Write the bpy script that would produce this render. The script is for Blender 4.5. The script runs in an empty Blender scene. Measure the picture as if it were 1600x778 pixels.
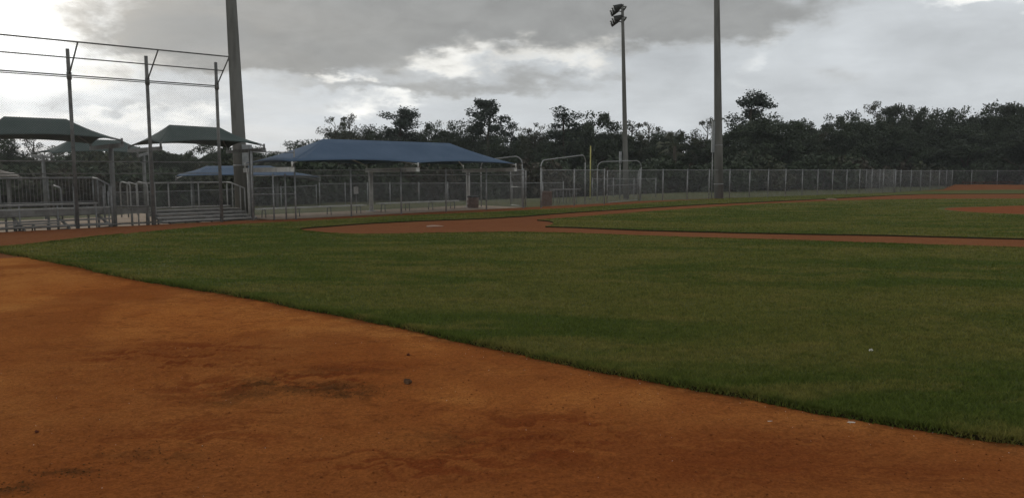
import bpy, math, random
import numpy as np
from mathutils import Vector, Matrix
from mathutils.geometry import tessellate_polygon

random.seed(7)
rng = np.random.default_rng(7)
S = bpy.context.scene
COL = S.collection
R2 = math.sqrt(2.0)

# ------------------------------------------------------------------ camera
EYE = 1.83
FPX = 1186.0
TH = math.atan(123.0 / FPX)
cam_d = bpy.data.cameras.new("camera")
cam_d.sensor_width = 36.0
cam_d.lens = 36.0 * FPX / 1600.0
cam_d.clip_start = 0.05
cam_d.clip_end = 3000.0
cam = bpy.data.objects.new("camera", cam_d)
cam.location = (0, 0, EYE)
cam.rotation_euler = (math.radians(90) - TH, 0, 0)
COL.objects.link(cam)
S.camera = cam

# ------------------------------------------------------------------ render settings
S.render.engine = 'CYCLES'
S.cycles.use_denoising = True
S.cycles.max_bounces = 6
S.cycles.diffuse_bounces = 3
S.cycles.glossy_bounces = 2
S.cycles.transparent_max_bounces = 8
S.view_settings.view_transform = 'Standard'
S.view_settings.look = 'None'
S.view_settings.exposure = 0.0
S.view_settings.gamma = 1.0

SUN_AZ = math.radians(-34.0)      # measured from +Y towards +X
SUN_EL = math.radians(17.0)


# ------------------------------------------------------------------ pixel helpers (photo is 1600 x 778)
def ray(x, y):
    a = (x - 800) / FPX
    b = (389 - y) / FPX
    return (a, math.cos(TH) + b * math.sin(TH), -math.sin(TH) + b * math.cos(TH))


def g(x, y, z=0.0):
    d = ray(x, y)
    t = (z - EYE) / d[2]
    return (d[0] * t, d[1] * t)


def at(x, y, Y):
    d = ray(x, y)
    t = Y / d[1]
    return (d[0] * t, EYE + d[2] * t)


def azel(x, y):
    d = Vector(ray(x, y)).normalized()
    return math.degrees(math.atan2(d.x, d.y)), math.degrees(math.asin(d.z))


def P(u, v, z=0.0):
    """field frame: u runs along the dugout fence, v away from the field"""
    return Vector(((u - v) / R2, (u + v) / R2, z))


def u_at(px, v):
    r = (px - 800) / FPX
    return v * (1 + r) / (1 - r)


# ------------------------------------------------------------------ node helpers
class NT:
    def __init__(self, tree):
        self.t = tree

    def new(self, typ, **kw):
        n = self.t.nodes.new(typ)
        for k, val in kw.items():
            setattr(n, k, val)
        return n

    def put(self, sock, val):
        if val is None:
            return
        if hasattr(val, 'is_linked') or hasattr(val, 'links'):
            self.t.links.new(val, sock)
        else:
            if sock.type == 'RGBA' and len(val) == 3:
                val = (*val, 1.0)
            sock.default_value = val

    def m(self, op, a, b=None, c=None, clamp=False):
        n = self.new('ShaderNodeMath', operation=op, use_clamp=clamp)
        self.put(n.inputs[0], a)
        self.put(n.inputs[1], b)
        self.put(n.inputs[2], c)
        return n.outputs[0]

    def vm(self, op, a, b=None, s=None):
        n = self.new('ShaderNodeVectorMath', operation=op)
        self.put(n.inputs[0], a)
        self.put(n.inputs[1], b)
        if s is not None:
            self.put(n.inputs['Scale'], s)
        return n.outputs['Value'] if op in ('DOT_PRODUCT', 'LENGTH', 'DISTANCE') else n.outputs[0]

    def noise(self, vec, scale, detail=4, rough=0.55, dist=0.0, col=False):
        n = self.new('ShaderNodeTexNoise')
        self.put(n.inputs['Vector'], vec)
        n.inputs['Scale'].default_value = scale
        n.inputs['Detail'].default_value = detail
        n.inputs['Roughness'].default_value = rough
        n.inputs['Distortion'].default_value = dist
        return n.outputs['Color'] if col else n.outputs['Fac']

    def mix(self, f, a, b, blend='MIX'):
        n = self.new('ShaderNodeMix', data_type='RGBA', blend_type=blend)
        self.put(n.inputs[0], f)
        self.put(n.inputs[6], a)
        self.put(n.inputs[7], b)
        return n.outputs[2]

    def step(self, x, lo, hi, a=0.0, b=1.0):
        n = self.new('ShaderNodeMapRange', interpolation_type='SMOOTHSTEP')
        self.put(n.inputs[0], x)
        for i, val in enumerate((lo, hi, a, b)):
            n.inputs[i + 1].default_value = val
        return n.outputs[0]

    def xyz(self, x, y, z=0.0):
        n = self.new('ShaderNodeCombineXYZ')
        for i, val in enumerate((x, y, z)):
            self.put(n.inputs[i], val)
        return n.outputs[0]

    def sep(self, v):
        n = self.new('ShaderNodeSeparateXYZ')
        self.put(n.inputs[0], v)
        return n.outputs


# ------------------------------------------------------------------ world: overcast sky with broken cloud
W = bpy.data.worlds.new("World")
S.world = W
W.use_nodes = True
W.node_tree.nodes.clear()
w = NT(W.node_tree)
sky = w.new('ShaderNodeTexSky', sky_type='NISHITA')
sky.sun_disc = False
sky.sun_elevation = SUN_EL
sky.sun_rotation = SUN_AZ
sky.air_density = 1.0
sky.dust_density = 2.0
geo = w.new('ShaderNodeTexCoord').outputs['Generated']
dirn = w.vm('NORMALIZE', geo)
dx, dy, dz = w.sep(dirn)
zc = w.m('ADD', w.m('MAXIMUM', dz, 0.0), 0.13)
q = w.xyz(w.m('DIVIDE', dx, zc), w.m('DIVIDE', dy, zc))
az = w.m('MULTIPLY', w.m('ARCTAN2', dx, dy), 57.2958)
el = w.m('MULTIPLY', w.m('ARCSINE', dz), 57.2958)
ae = w.xyz(w.m('MULTIPLY', az, 0.06), w.m('MULTIPLY', el, 0.13))
warp = w.sep(w.noise(ae, 1.9, 5, 0.55, 0.0, True))
waz = w.m('ADD', az, w.m('MULTIPLY', w.m('SUBTRACT', warp[0], 0.5), 15.0))
wel = w.m('ADD', el, w.m('MULTIPLY', w.m('SUBTRACT', warp[1], 0.5), 6.0))
fine = w.sep(w.noise(ae, 6.5, 6, 0.6, 0.0, True))
waz = w.m('ADD', waz, w.m('MULTIPLY', w.m('SUBTRACT', fine[0], 0.5), 4.5))
wel = w.m('ADD', wel, w.m('MULTIPLY', w.m('SUBTRACT', fine[1], 0.5), 2.6))


def blob(px, py, sx, sy, amp=1.0):
    """soft cloud mass: centre and half-size given in photo pixels, returned in sky angles"""
    a0, e0 = azel(px, py)
    ka = 57.3 / FPX
    ax = w.m('DIVIDE', w.m('SUBTRACT', waz, a0), sx * ka)
    ey = w.m('DIVIDE', w.m('SUBTRACT', wel, e0), sy * ka)
    d2 = w.m('ADD', w.m('MULTIPLY', ax, ax), w.m('MULTIPLY', ey, ey))
    return w.m('MULTIPLY', w.m('EXPONENT', w.m('MULTIPLY', d2, -1.0)), amp)


def total(lst):
    t = lst[0]
    for b in lst[1:]:
        t = w.m('ADD', t, b)
    return t


n_big = w.noise(q, 0.75, 7, 0.56, 0.3)
n_mid = w.noise(q, 2.1, 8, 0.62, 0.3)
n_puff = w.noise(ae, 3.4, 9, 0.6, 0.35)
n_soft = w.noise(ae, 1.6, 6, 0.5, 0.2)
dark = total([blob(640, 38, 330, 58, 1.15), blob(300, 58, 150, 55, 0.95), blob(990, 12, 220, 46, 1.0),
              blob(430, 95, 150, 30, 0.6), blob(760, 138, 150, 16, 0.5), blob(560, 148, 120, 13, 0.45),
              blob(520, -60, 420, 60, 0.8), blob(150, 152, 150, 15, 0.35), blob(860, 120, 80, 14, 0.35),
              blob(1330, 120, 160, 26, 0.30), blob(1240, 20, 130, 30, 0.35)])
dark = w.m('ADD', dark, w.m('MULTIPLY', w.m('SUBTRACT', n_puff, 0.5), 1.1))
dark = w.step(dark, 0.20, 0.86)
up = w.step(el, 14.0, 30.0)
dark = w.m('MAXIMUM', dark, w.m('MULTIPLY', up, w.step(n_big, 0.42, 0.62)))
brk = total([blob(690, 104, 58, 20, 1.0), blob(520, 127, 30, 12, 0.95), blob(592, 165, 75, 15, 0.9),
             blob(890, 78, 75, 26, 0.95), blob(180, 172, 36, 13, 0.75), blob(275, 184, 50, 17, 0.75),
             blob(1545, 2, 60, 14, 0.9), blob(60, 178, 60, 18, 0.6), blob(1190, 90, 30, 55, 0.4),
             blob(235, 98, 80, 24, 0.7), blob(440, 140, 60, 14, 0.4), blob(790, 90, 60, 14, 0.5), blob(90, 110, 90, 20, .5)])
brk = w.m('ADD', brk, w.m('MULTIPLY', w.m('SUBTRACT', n_puff, 0.5), 1.1))
brk = w.step(brk, 0.20, 1.15)
# glow round the hidden sun
a_s, e_s = azel(15, 0)
sv = Vector((math.sin(math.radians(a_s)) * math.cos(math.radians(e_s)),
             math.cos(math.radians(a_s)) * math.cos(math.radians(e_s)), math.sin(math.radians(e_s))))
ang = w.m('MULTIPLY', w.m('ARCCOSINE', w.m('MINIMUM', w.vm('DOT_PRODUCT', dirn, tuple(sv)), 1.0)), 57.2958)
angw = w.m('ADD', ang, w.m('MULTIPLY', w.m('SUBTRACT', n_puff, 0.5), 13.0))
glow = w.m('MULTIPLY', w.m('EXPONENT', w.m('MULTIPLY', w.m('POWER', w.m('DIVIDE', w.m('MAXIMUM', angw, 0.0), 6.0), 2.0), -1.0)), 0.68)
glow2 = w.m('MULTIPLY', w.m('EXPONENT', w.m('DIVIDE', ang, -13.0)), 0.20)
lum = w.m('ADD', 0.64, w.m('MULTIPLY', w.m('SUBTRACT', n_soft, 0.5), 0.34))
lum = w.m('ADD', lum, w.m('MULTIPLY', w.m('SUBTRACT', n_mid, 0.5), 0.18))
lum = w.m('ADD', lum, w.m('MULTIPLY', w.m('SUBTRACT', n_puff, 0.5), 0.22))
low = w.step(el, 0.0, 7.0, 1.0, 0.0)
lum = w.m('ADD', lum, w.m('MULTIPLY', low, 0.07))
lum = w.m('ADD', lum, glow2)
dk = w.m('ADD', 0.335, w.m('ADD', w.m('MULTIPLY', w.m('SUBTRACT', n_puff, 0.5), 0.22), w.m('MULTIPLY', glow2, 0.5)))
mixn = w.new('ShaderNodeMix', data_type='FLOAT')
w.put(mixn.inputs[0], dark)
w.put(mixn.inputs[2], lum)
w.put(mixn.inputs[3], dk)
lum = mixn.outputs[0]
lum = w.m('ADD', lum, w.m('MULTIPLY', brk, 0.44))
lum = w.m('ADD', lum, w.m('MULTIPLY', glow, w.m('SUBTRACT', 1.15, w.m('MULTIPLY', dark, 0.9))))
warmth = w.m('MULTIPLY', w.m('ADD', w.m('MULTIPLY', dark, 0.6), w.m('ADD', brk, glow)), 1.0, clamp=True)
tint = w.mix(warmth, (0.935, 0.985, 1.025), (1.0, 0.995, 0.955))
cloud = w.vm('SCALE', tint, None, w.m('MULTIPLY', lum, 10.0))
cover = w.m('SUBTRACT', 0.992, w.m('MULTIPLY', w.step(n_big, 0.62, 0.4), 0.02))
skyc = w.mix(cover, sky.outputs[0], cloud)
bg = w.new('ShaderNodeBackground')
bg.inputs['Strength'].default_value = 0.1
w.put(bg.inputs['Color'], skyc)
wo = w.new('ShaderNodeOutputWorld')
W.node_tree.links.new(bg.outputs[0], wo.inputs['Surface'])
W.cycles.sampling_method = 'MANUAL'
W.cycles.sample_map_resolution = 512

sun_d = bpy.data.lights.new("sun", 'SUN')
sun_d.energy = 0.6
sun_d.angle = math.radians(20)
sun_d.color = (1.0, 0.95, 0.86)
sun = bpy.data.objects.new("sun", sun_d)
sd = Vector((math.sin(SUN_AZ) * math.cos(SUN_EL), math.cos(SUN_AZ) * math.cos(SUN_EL), math.sin(SUN_EL)))
sun.rotation_euler = (-sd).to_track_quat('-Z', 'Y').to_euler()
sun.location = (-20, 30, 30)
COL.objects.link(sun)


# ------------------------------------------------------------------ numpy noise
def hash2(ix, iy, seed):
    n = (ix * 374761393 + iy * 668265263 + seed * 974634777) & 0xffffffff
    n = ((n ^ (n >> 13)) * 1274126177) & 0xffffffff
    return ((n ^ (n >> 16)) & 0xffff) / 65535.0


def vnoise(x, y, seed=0):
    x = np.asarray(x, float)
    y = np.asarray(y, float)
    ix = np.floor(x).astype(np.int64)
    iy = np.floor(y).astype(np.int64)
    fx = x - ix
    fy = y - iy
    fx = fx * fx * (3 - 2 * fx)
    fy = fy * fy * (3 - 2 * fy)
    a = hash2(ix, iy, seed)
    b = hash2(ix + 1, iy, seed)
    c = hash2(ix, iy + 1, seed)
    d = hash2(ix + 1, iy + 1, seed)
    return (a * (1 - fx) + b * fx) * (1 - fy) + (c * (1 - fx) + d * fx) * fy


def fbm(x, y, seed=0, octs=4, gain=0.5):
    s = 0
    a = 1
    t = 0
    for i in range(octs):
        s = s + a * vnoise(x * 2 ** i, y * 2 ** i, seed + i * 17)
        t += a
        a *= gain
    return s / t


def sstep(x, lo, hi):
    t = np.clip((np.asarray(x, float) - lo) / (hi - lo), 0, 1)
    return t * t * (3 - 2 * t)


def ground_z(x, y):
    u = (np.asarray(x, float) + y) / R2
    v = (np.asarray(y, float) - x) / R2
    z = -0.75 * sstep(v, 32.5, 48.0)
    z = z - 0.25 * sstep(v, 26.6, 27.6) * (1 - sstep(u, 12.0, 13.4)) * (1 - sstep(v, 32.5, 48.0))
    return z


def gz(x, y):
    return float(ground_z(x, y))


# ------------------------------------------------------------------ mesh helpers
class MB:
    def __init__(self):
        self.v = []
        self.f = []

    def box(self, c, size, rot=None):
        c = Vector(c)
        o = len(self.v)
        for k in range(8):
            p = Vector(((k & 1) - .5, ((k >> 1) & 1) - .5, ((k >> 2) & 1) - .5))
            p = Vector((p.x * size[0], p.y * size[1], p.z * size[2]))
            if rot is not None:
                p = rot @ p
            self.v.append(tuple(c + p))
        for q_ in ((0, 2, 3, 1), (4, 5, 7, 6), (0, 1, 5, 4), (2, 6, 7, 3), (0, 4, 6, 2), (1, 3, 7, 5)):
            self.f.append(tuple(o + i for i in q_))
        return self

    def beam(self, a, b, wd, ht, up=Vector((0, 0, 1))):
        a = Vector(a)
        b = Vector(b)
        d = (b - a)
        L = d.length
        d.normalize()
        s = d.cross(up)
        if s.length < 1e-4:
            s = Vector((1, 0, 0))
        s.normalize()
        t = s.cross(d).normalized()
        m = Matrix((d, s, t)).transposed()
        return self.box((a + b) / 2, (L, wd, ht), m)

    def tube(self, pts, r, n=8, cap=True):
        pts = [Vector(p) for p in pts]
        rs = r if isinstance(r, (list, tuple)) else [r] * len(pts)
        o = len(self.v)
        prev = None
        for i, p in enumerate(pts):
            if i == 0:
                d = pts[1] - pts[0]
            elif i == len(pts) - 1:
                d = pts[-1] - pts[-2]
            else:
                d = (pts[i + 1] - pts[i]).normalized() + (pts[i] - pts[i - 1]).normalized()
            d.normalize()
            if prev is None:
                s = d.cross(Vector((0, 0, 1)))
                if s.length < 1e-3:
                    s = d.cross(Vector((1, 0, 0)))
            else:
                s = prev - d * prev.dot(d)
            s.normalize()
            prev = s
            t = d.cross(s)
            for k in range(n):
                a = 2 * math.pi * k / n
                self.v.append(tuple(p + (s * math.cos(a) + t * math.sin(a)) * rs[i]))
        for i in range(len(pts) - 1):
            for k in range(n):
                a = o + i * n + k
                b = o + i * n + (k + 1) % n
                self.f.append((a, b, b + n, a + n))
        if cap:
            self.f.append(tuple(o + k for k in range(n))[::-1])
            e = o + (len(pts) - 1) * n
            self.f.append(tuple(e + k for k in range(n)))
        return self

    def build(self, name, mat, parent=None, smooth=False):
        me = bpy.data.meshes.new(name)
        me.from_pydata(self.v, [], self.f)
        me.materials.append(mat)
        if smooth:
            me.polygons.foreach_set('use_smooth', [True] * len(me.polygons))
        me.update()
        return link(name, me, parent)


def link(name, me, parent=None):
    o = bpy.data.objects.new(name, me)
    COL.objects.link(o)
    if parent is not None:
        o.parent = parent
        o.matrix_parent_inverse = parent.matrix_basis.inverted()
    return o


def np_mesh(name, verts, quads=None, tris=None):
    me = bpy.data.meshes.new(name)
    nv = len(verts)
    me.vertices.add(nv)
    me.vertices.foreach_set('co', np.asarray(verts, np.float32).ravel())
    loops = []
    starts = []
    tot = []
    n = 0
    if quads is not None and len(quads):
        loops.append(np.asarray(quads, np.int32).ravel())
        starts.append(np.arange(len(quads)) * 4)
        tot.append(np.full(len(quads), 4))
        n = len(quads) * 4
    if tris is not None and len(tris):
        loops.append(np.asarray(tris, np.int32).ravel())
        starts.append(n + np.arange(len(tris)) * 3)
        tot.append(np.full(len(tris), 3))
    loops = np.concatenate(loops)
    starts = np.concatenate(starts).astype(np.int32)
    me.loops.add(len(loops))
    me.loops.foreach_set('vertex_index', loops)
    me.polygons.add(len(starts))
    me.polygons.foreach_set('loop_start', starts)
    try:
        me.polygons.foreach_set('loop_total', np.concatenate(tot).astype(np.int32))
    except Exception:
        pass
    me.update(calc_edges=True)
    return me


def empty(name, loc=(0, 0, 0)):
    o = bpy.data.objects.new(name, None)
    o.location = loc
    COL.objects.link(o)
    return o


def tag(o, label=None, cat=None, group=None, kind=None):
    if label:
        o['label'] = label
    if cat:
        o['category'] = cat
    if group:
        o['group'] = group
    if kind:
        o['kind'] = kind
    return o


def copy_tree(o, parent=None):
    c = o.copy()
    COL.objects.link(c)
    if parent is not None:
        c.parent = parent
    for ch in o.children:
        copy_tree(ch, c)
    return c


# ------------------------------------------------------------------ materials
def material(name, base, rough=0.7, metal=0.0, spec=0.3):
    m = bpy.data.materials.new(name)
    m.use_nodes = True
    nt = NT(m.node_tree)
    b = m.node_tree.nodes['Principled BSDF']
    b.inputs['Roughness'].default_value = rough
    b.inputs['Metallic'].default_value = metal
    b.inputs['Specular IOR Level'].default_value = spec
    b.inputs['Base Color'].default_value = (*base, 1)
    return m, nt, b


def mottled(name, c1, c2, scale, rough=0.7, metal=0.0, spec=0.3, bump=0.0, streak=1.0, detail=5, bscale=None):
    m, n, b = material(name, c1, rough, metal, spec)
    pos = n.new('ShaderNodeNewGeometry').outputs['Position']
    mp = n.new('ShaderNodeMapping')
    mp.inputs['Scale'].default_value = (1, 1, 1.0 / streak)
    n.put(mp.inputs[0], pos)
    f = n.step(n.noise(mp.outputs[0], scale, detail, 0.6), 0.35, 0.65)
    n.put(b.inputs['Base Color'], n.mix(f, c1, c2))
    if bump:
        bn = n.new('ShaderNodeBump')
        bn.inputs['Strength'].default_value = bump
        bn.inputs['Distance'].default_value = 0.02
        n.put(bn.inputs['Height'], n.noise(pos, bscale or scale * 6, 5, 0.6))
        n.put(b.inputs['Normal'], bn.outputs[0])
    return m


galv = mottled('galvanised_steel', (0.22, 0.22, 0.215), (0.32, 0.32, 0.315), 7, 0.5, 0.35)
galv_dark = mottled('weathered_steel', (0.13, 0.13, 0.125), (0.22, 0.215, 0.20), 5, 0.6, 0.3)
wire = mottled('chain_link_wire', (0.20, 0.20, 0.196), (0.30, 0.30, 0.29), 3, 0.5, 0.4)
steel_mid = mottled('dull_steel', (0.16, 0.16, 0.152), (0.23, 0.23, 0.22), 5, 0.6, 0.2)
rail_grey = mottled('pale_rail', (0.34, 0.335, 0.32), (0.45, 0.44, 0.42), 5, 0.6, 0.0)
alum = mottled('aluminium', (0.165, 0.156, 0.143), (0.25, 0.238, 0.22), 4, 0.65, 0.0)
white_paint = mottled('white_painted_steel', (0.50, 0.49, 0.46), (0.64, 0.63, 0.60), 5, 0.5)
concrete = mottled('pole_concrete', (0.135, 0.132, 0.118), (0.20, 0.196, 0.178), 2.2, 0.9, 0, 0.2, 0.25, 5.0)
box_grey = mottled('grey_box', (0.26, 0.27, 0.27), (0.33, 0.34, 0.34), 6, 0.6)
black = mottled('dark_metal', (0.035, 0.035, 0.033), (0.06, 0.06, 0.057), 8, 0.6)
lens = mottled('lamp_glass', (0.18, 0.18, 0.17), (0.25, 0.25, 0.24), 4, 0.2)
yellow = mottled('yellow_paint', (0.40, 0.36, 0.10), (0.50, 0.45, 0.15), 6, 0.5)
brown_bin = mottled('brown_plastic', (0.12, 0.062, 0.04), (0.17, 0.095, 0.06), 9, 0.6)
base_white = mottled('soiled_white', (0.36, 0.26, 0.18), (0.27, 0.13, 0.07), 6, 0.6)
rust_wood = mottled('red_painted_wood', (0.10, 0.035, 0.022), (0.16, 0.055, 0.032), 6, 1.0, 0, 0.0)
bark = mottled('bark', (0.055, 0.045, 0.035), (0.10, 0.085, 0.068), 3, 0.95, 0, 0.1, 0.5, 3)
stone = mottled('grey_stone', (0.085, 0.046, 0.026), (0.14, 0.085, 0.052), 30, 1.0, 0, 0.0)
pale_bit = mottled('pale_litter', (0.60, 0.57, 0.50), (0.72, 0.70, 0.64), 40, 0.7)
paper = mottled('white_notice', (0.62, 0.62, 0.60), (0.70, 0.70, 0.68), 4, 0.7)
roof_tan = mottled('tan_roof', (0.075, 0.062, 0.048), (0.11, 0.09, 0.07), 5, 0.8)


def fabric(name, c1, c2):
    m, n, b = material(name, c1, 0.85, 0, 0.15)
    pos = n.new('ShaderNodeNewGeometry').outputs['Position']
    f = n.step(n.noise(pos, 0.8, 5, 0.6), 0.3, 0.7)
    col = n.mix(f, c1, c2)
    n.put(b.inputs['Base Color'], col)
    bn = n.new('ShaderNodeBump')
    bn.inputs['Strength'].default_value = 0.25
    bn.inputs['Distance'].default_value = 0.05
    n.put(bn.inputs['Height'], n.noise(pos, 2.5, 3, 0.5))
    n.put(b.inputs['Normal'], bn.outputs[0])
    tr = n.new('ShaderNodeBsdfTranslucent')
    n.put(tr.inputs[0], col)
    mx = n.new('ShaderNodeMixShader')
    mx.inputs[0].default_value = 0.18
    n.t.links.new(b.outputs[0], mx.inputs[1])
    n.t.links.new(tr.outputs[0], mx.inputs[2])
    n.t.links.new(mx.outputs[0], n.t.nodes['Material Output'].inputs[0])
    return m


green_cloth = fabric('green_shade_cloth', (0.078, 0.102, 0.094), (0.096, 0.120, 0.110))
blue_cloth = fabric('blue_shade_cloth', (0.094, 0.140, 0.210), (0.114, 0.164, 0.240))


def leaf_mat(name, c1, c2, c3):
    m, n, b = material(name, c1, 0.75, 0, 0.2)
    gn = n.new('ShaderNodeNewGeometry')
    col = n.mix(n.m('MULTIPLY', gn.outputs['Random Per Island'], 0.55), c1, c2)
    f = n.step(n.noise(gn.outputs['Position'], 0.5, 3, 0.6), 0.4, 0.7)
    col = n.mix(f, col, c3)
    n.put(b.inputs['Base Color'], col)
    return m


leaf_oak = leaf_mat('oak_leaves', (0.047, 0.062, 0.036), (0.086, 0.107, 0.060), (0.060, 0.073, 0.049))
leaf_pine = leaf_mat('pine_needles', (0.044, 0.061, 0.044), (0.070, 0.091, 0.062), (0.055, 0.068, 0.052))
leaf_olive = leaf_mat('olive_leaves', (0.068, 0.075, 0.044), (0.114, 0.122, 0.073), (0.086, 0.083, 0.060))
leaf_brown = leaf_mat('brown_brush', (0.060, 0.050, 0.036), (0.085, 0.072, 0.050), (0.050, 0.052, 0.034))


def clay_material(name, near, tone=(0.176, 0.078, 0.047)):
    m, n, b = material(name, (0.3, 0.1, 0.03), 1.0, 0, 0.0)
    pos = n.new('ShaderNodeNewGeometry').outputs['Position']
    big = n.step(n.noise(pos, 0.28, 4, 0.55, 0.4), 0.34, 0.66)
    mid = n.step(n.noise(pos, 2.2, 6, 0.65, 0.5), 0.36, 0.68)
    fin = n.noise(pos, 46, 5, 0.7)
    col = n.mix(big, (0.450, 0.185, 0.052), (0.385, 0.134, 0.034))
    col = n.mix(n.m('MULTIPLY', mid, 0.42), col, (0.270, 0.082, 0.022))
    if near:
        at_ = n.new('ShaderNodeAttribute', attribute_name='ruddy').outputs['Fac']
        col = n.mix(at_, col, (0.172, 0.043, 0.013))  # moist patches, scuffs, cleat marks and a near band, all darker red
        li = n.new('ShaderNodeAttribute', attribute_name='litter').outputs['Fac']
        col = n.mix(li, col, (0.078, 0.036, 0.014))
    else:
        col = n.mix(0.75, col, tone)
    col = n.mix(0.6, col, n.mix(n.step(fin, 0.3, 0.7), (0.55, 0.52, 0.50), (1.3, 1.3, 1.3)), 'MULTIPLY')
    spk = n.step(n.noise(pos, 95, 3, 0.8), 0.55, 0.64)
    col = n.mix(n.m('MULTIPLY', spk, 0.6), col, (0.09, 0.030, 0.012))
    ms = n.new('ShaderNodeMapping')
    ms.inputs['Rotation'].default_value = (0, 0, math.radians(-12))
    ms.inputs['Scale'].default_value = (1.0, 2.4, 1.0)
    n.put(ms.inputs[0], pos)
    stk = n.step(n.noise(ms.outputs[0], 4.5, 9, 0.72, 1.6), 0.50, 0.60)
    gate_ = n.step(n.noise(pos, 0.7, 4, 0.6), 0.40, 0.60, 0.15, 1.0)
    col = n.mix(n.m('MULTIPLY', n.m('MULTIPLY', stk, gate_), 0.55), col, (0.135, 0.040, 0.013))
    n.put(b.inputs['Base Color'], col)
    bn = n.new('ShaderNodeBump')
    bn.inputs['Strength'].default_value = 0.6
    bn.inputs['Distance'].default_value = 0.015
    h = n.m('ADD', n.m('MULTIPLY', n.noise(pos, 60, 4, 0.7), 0.5), n.noise(pos, 9, 5, 0.6))
    n.put(bn.inputs['Height'], h)
    n.put(b.inputs['Normal'], bn.outputs[0])
    return m


clay = clay_material('red_clay', False)
clay_red = clay_material('mound_clay', False, (0.215, 0.072, 0.042))
clay_near = clay_material('red_clay_raked', True)


def grass_color(n, island=None):
    pos = n.new('ShaderNodeNewGeometry').outputs['Position']
    mp = n.new('ShaderNodeMapping')
    mp.inputs['Rotation'].default_value = (0, 0, math.radians(-20))
    mp.inputs['Scale'].default_value = (0.55, 1.5, 1)
    n.put(mp.inputs[0], pos)
    big = n.step(n.noise(mp.outputs[0], 0.22, 5, 0.62, 0.6), 0.44, 0.57)
    mid = n.step(n.noise(mp.outputs[0], 0.75, 7, 0.72, 0.6), 0.47, 0.62)
    fin = n.step(n.noise(pos, 6.0, 6, 0.75), 0.44, 0.62)
    col = n.mix(big, (0.084, 0.111, 0.024), (0.140, 0.142, 0.038))
    col = n.mix(n.m('MULTIPLY', mid, 0.75), col, (0.190, 0.166, 0.052))
    col = n.mix(n.m('MULTIPLY', fin, 0.45), col, (0.052, 0.072, 0.016))
    return col, pos


m_lawn, n_, b_ = material('mown_grass', (0.06, 0.08, 0.02), 0.95, 0, 0.08)
c_, p_ = grass_color(n_)
n_.put(b_.inputs['Base Color'], n_.mix(1.0, c_, (0.82, 0.82, 0.82), 'MULTIPLY'))
bn_ = n_.new('ShaderNodeBump')
bn_.inputs['Strength'].default_value = 0.8
bn_.inputs['Distance'].default_value = 0.03
n_.put(bn_.inputs['Height'], n_.noise(p_, 30, 4, 0.75))
n_.put(b_.inputs['Normal'], bn_.outputs[0])
m_blade, n_, b_ = material('grass_blade', (0.06, 0.08, 0.02), 0.9, 0, 0.04)
c_, p_ = grass_color(n_)
ri_ = n_.new('ShaderNodeNewGeometry').outputs['Random Per Island']
c_ = n_.mix(0.9, c_, n_.mix(ri_, (0.95, 0.97, 0.92), (1.85, 1.75, 1.6)), 'MULTIPLY')
n_.put(b_.inputs['Base Color'], c_)
tr_ = n_.new('ShaderNodeBsdfTranslucent')
n_.put(tr_.inputs[0], c_)
mx_ = n_.new('ShaderNodeMixShader')
mx_.inputs[0].default_value = 0.3
n_.t.links.new(b_.outputs[0], mx_.inputs[1])
n_.t.links.new(tr_.outputs[0], mx_.inputs[2])
n_.t.links.new(mx_.outputs[0], n_.t.nodes['Material Output'].inputs[0])
m_sod = mottled('sod_edge', (0.030, 0.026, 0.012), (0.050, 0.040, 0.018), 20, 1.0, 0, 0.05)
m_rough = mottled('rough_grass', (0.070, 0.080, 0.030), (0.105, 0.100, 0.045), 0.5, 0.95, 0, 0.1, 0.5, 1.0, 6, 12)
m_pad = mottled('packed_shell', (0.30, 0.22, 0.15), (0.38, 0.29, 0.21), 1.3, 0.95, 0, 0.15, 0.4)

# ------------------------------------------------------------------ the ground
xs = np.unique(np.concatenate([-np.geomspace(60, 900, 16)[::-1], np.arange(-60, 90, 1.5), np.geomspace(90, 900, 16)]))
ys = np.unique(np.concatenate([-np.geomspace(20, 600, 10)[::-1], np.arange(-20, 120, 1.5), np.geomspace(120, 1200, 16)]))
gx, gy = np.meshgrid(xs, ys)
gzv = ground_z(gx, gy) - 0.012 + (fbm(gx * .2, gy * .2, 5) - .5) * 0.10 * sstep((gy - gx) / R2, 31, 36)
vv = np.stack([gx.ravel(), gy.ravel(), gzv.ravel()], 1)
nx, ny = len(xs), len(ys)
I, J = np.meshgrid(np.arange(nx - 1), np.arange(ny - 1))
k0 = (J * nx + I).ravel()
me = np_mesh('ground', vv, np.stack([k0, k0 + 1, k0 + nx + 1, k0 + nx], 1))
me.materials.append(m_rough)
tag(link('ground', me), kind='structure')


def sheet(name, pts, z, mat, kind='structure'):
    vs = [Vector((p[0], p[1], z)) for p in pts]
    tri = tessellate_polygon([vs])
    fs = []
    for t in tri:
        a, b, c = (vs[i] for i in t)
        fs.append(t if (b - a).cross(c - a).z > 0 else t[::-1])
    me_ = bpy.data.meshes.new(name)
    me_.from_pydata([tuple(v_) for v_ in vs], [], [tuple(f) for f in fs])
    me_.materials.append(mat)
    me_.update()
    o = link(name, me_)
    if kind:
        o['kind'] = kind
    return o


def xy(p):
    return (p[0], p[1])


fence_c0 = Vector(g(1035, 313.3))
fence_c1 = Vector(g(1396, 301.2))
clay_poly = [(-32, -16), (90, -16), (90, 62), g(1600, 292.5), g(1486, 295.5), (32.2, 62.9), xy(fence_c0),
             xy(P(37.4, 26.5)), xy(P(26.8, 26.0)), xy(P(14.3, 26.1)), xy(P(12.5, 26.52)), xy(P(-8, 26.55))]
sheet('field_clay', clay_poly, 0.004, clay)
# packed shell floors behind the fences (a sloped grid that follows the ground)


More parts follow.
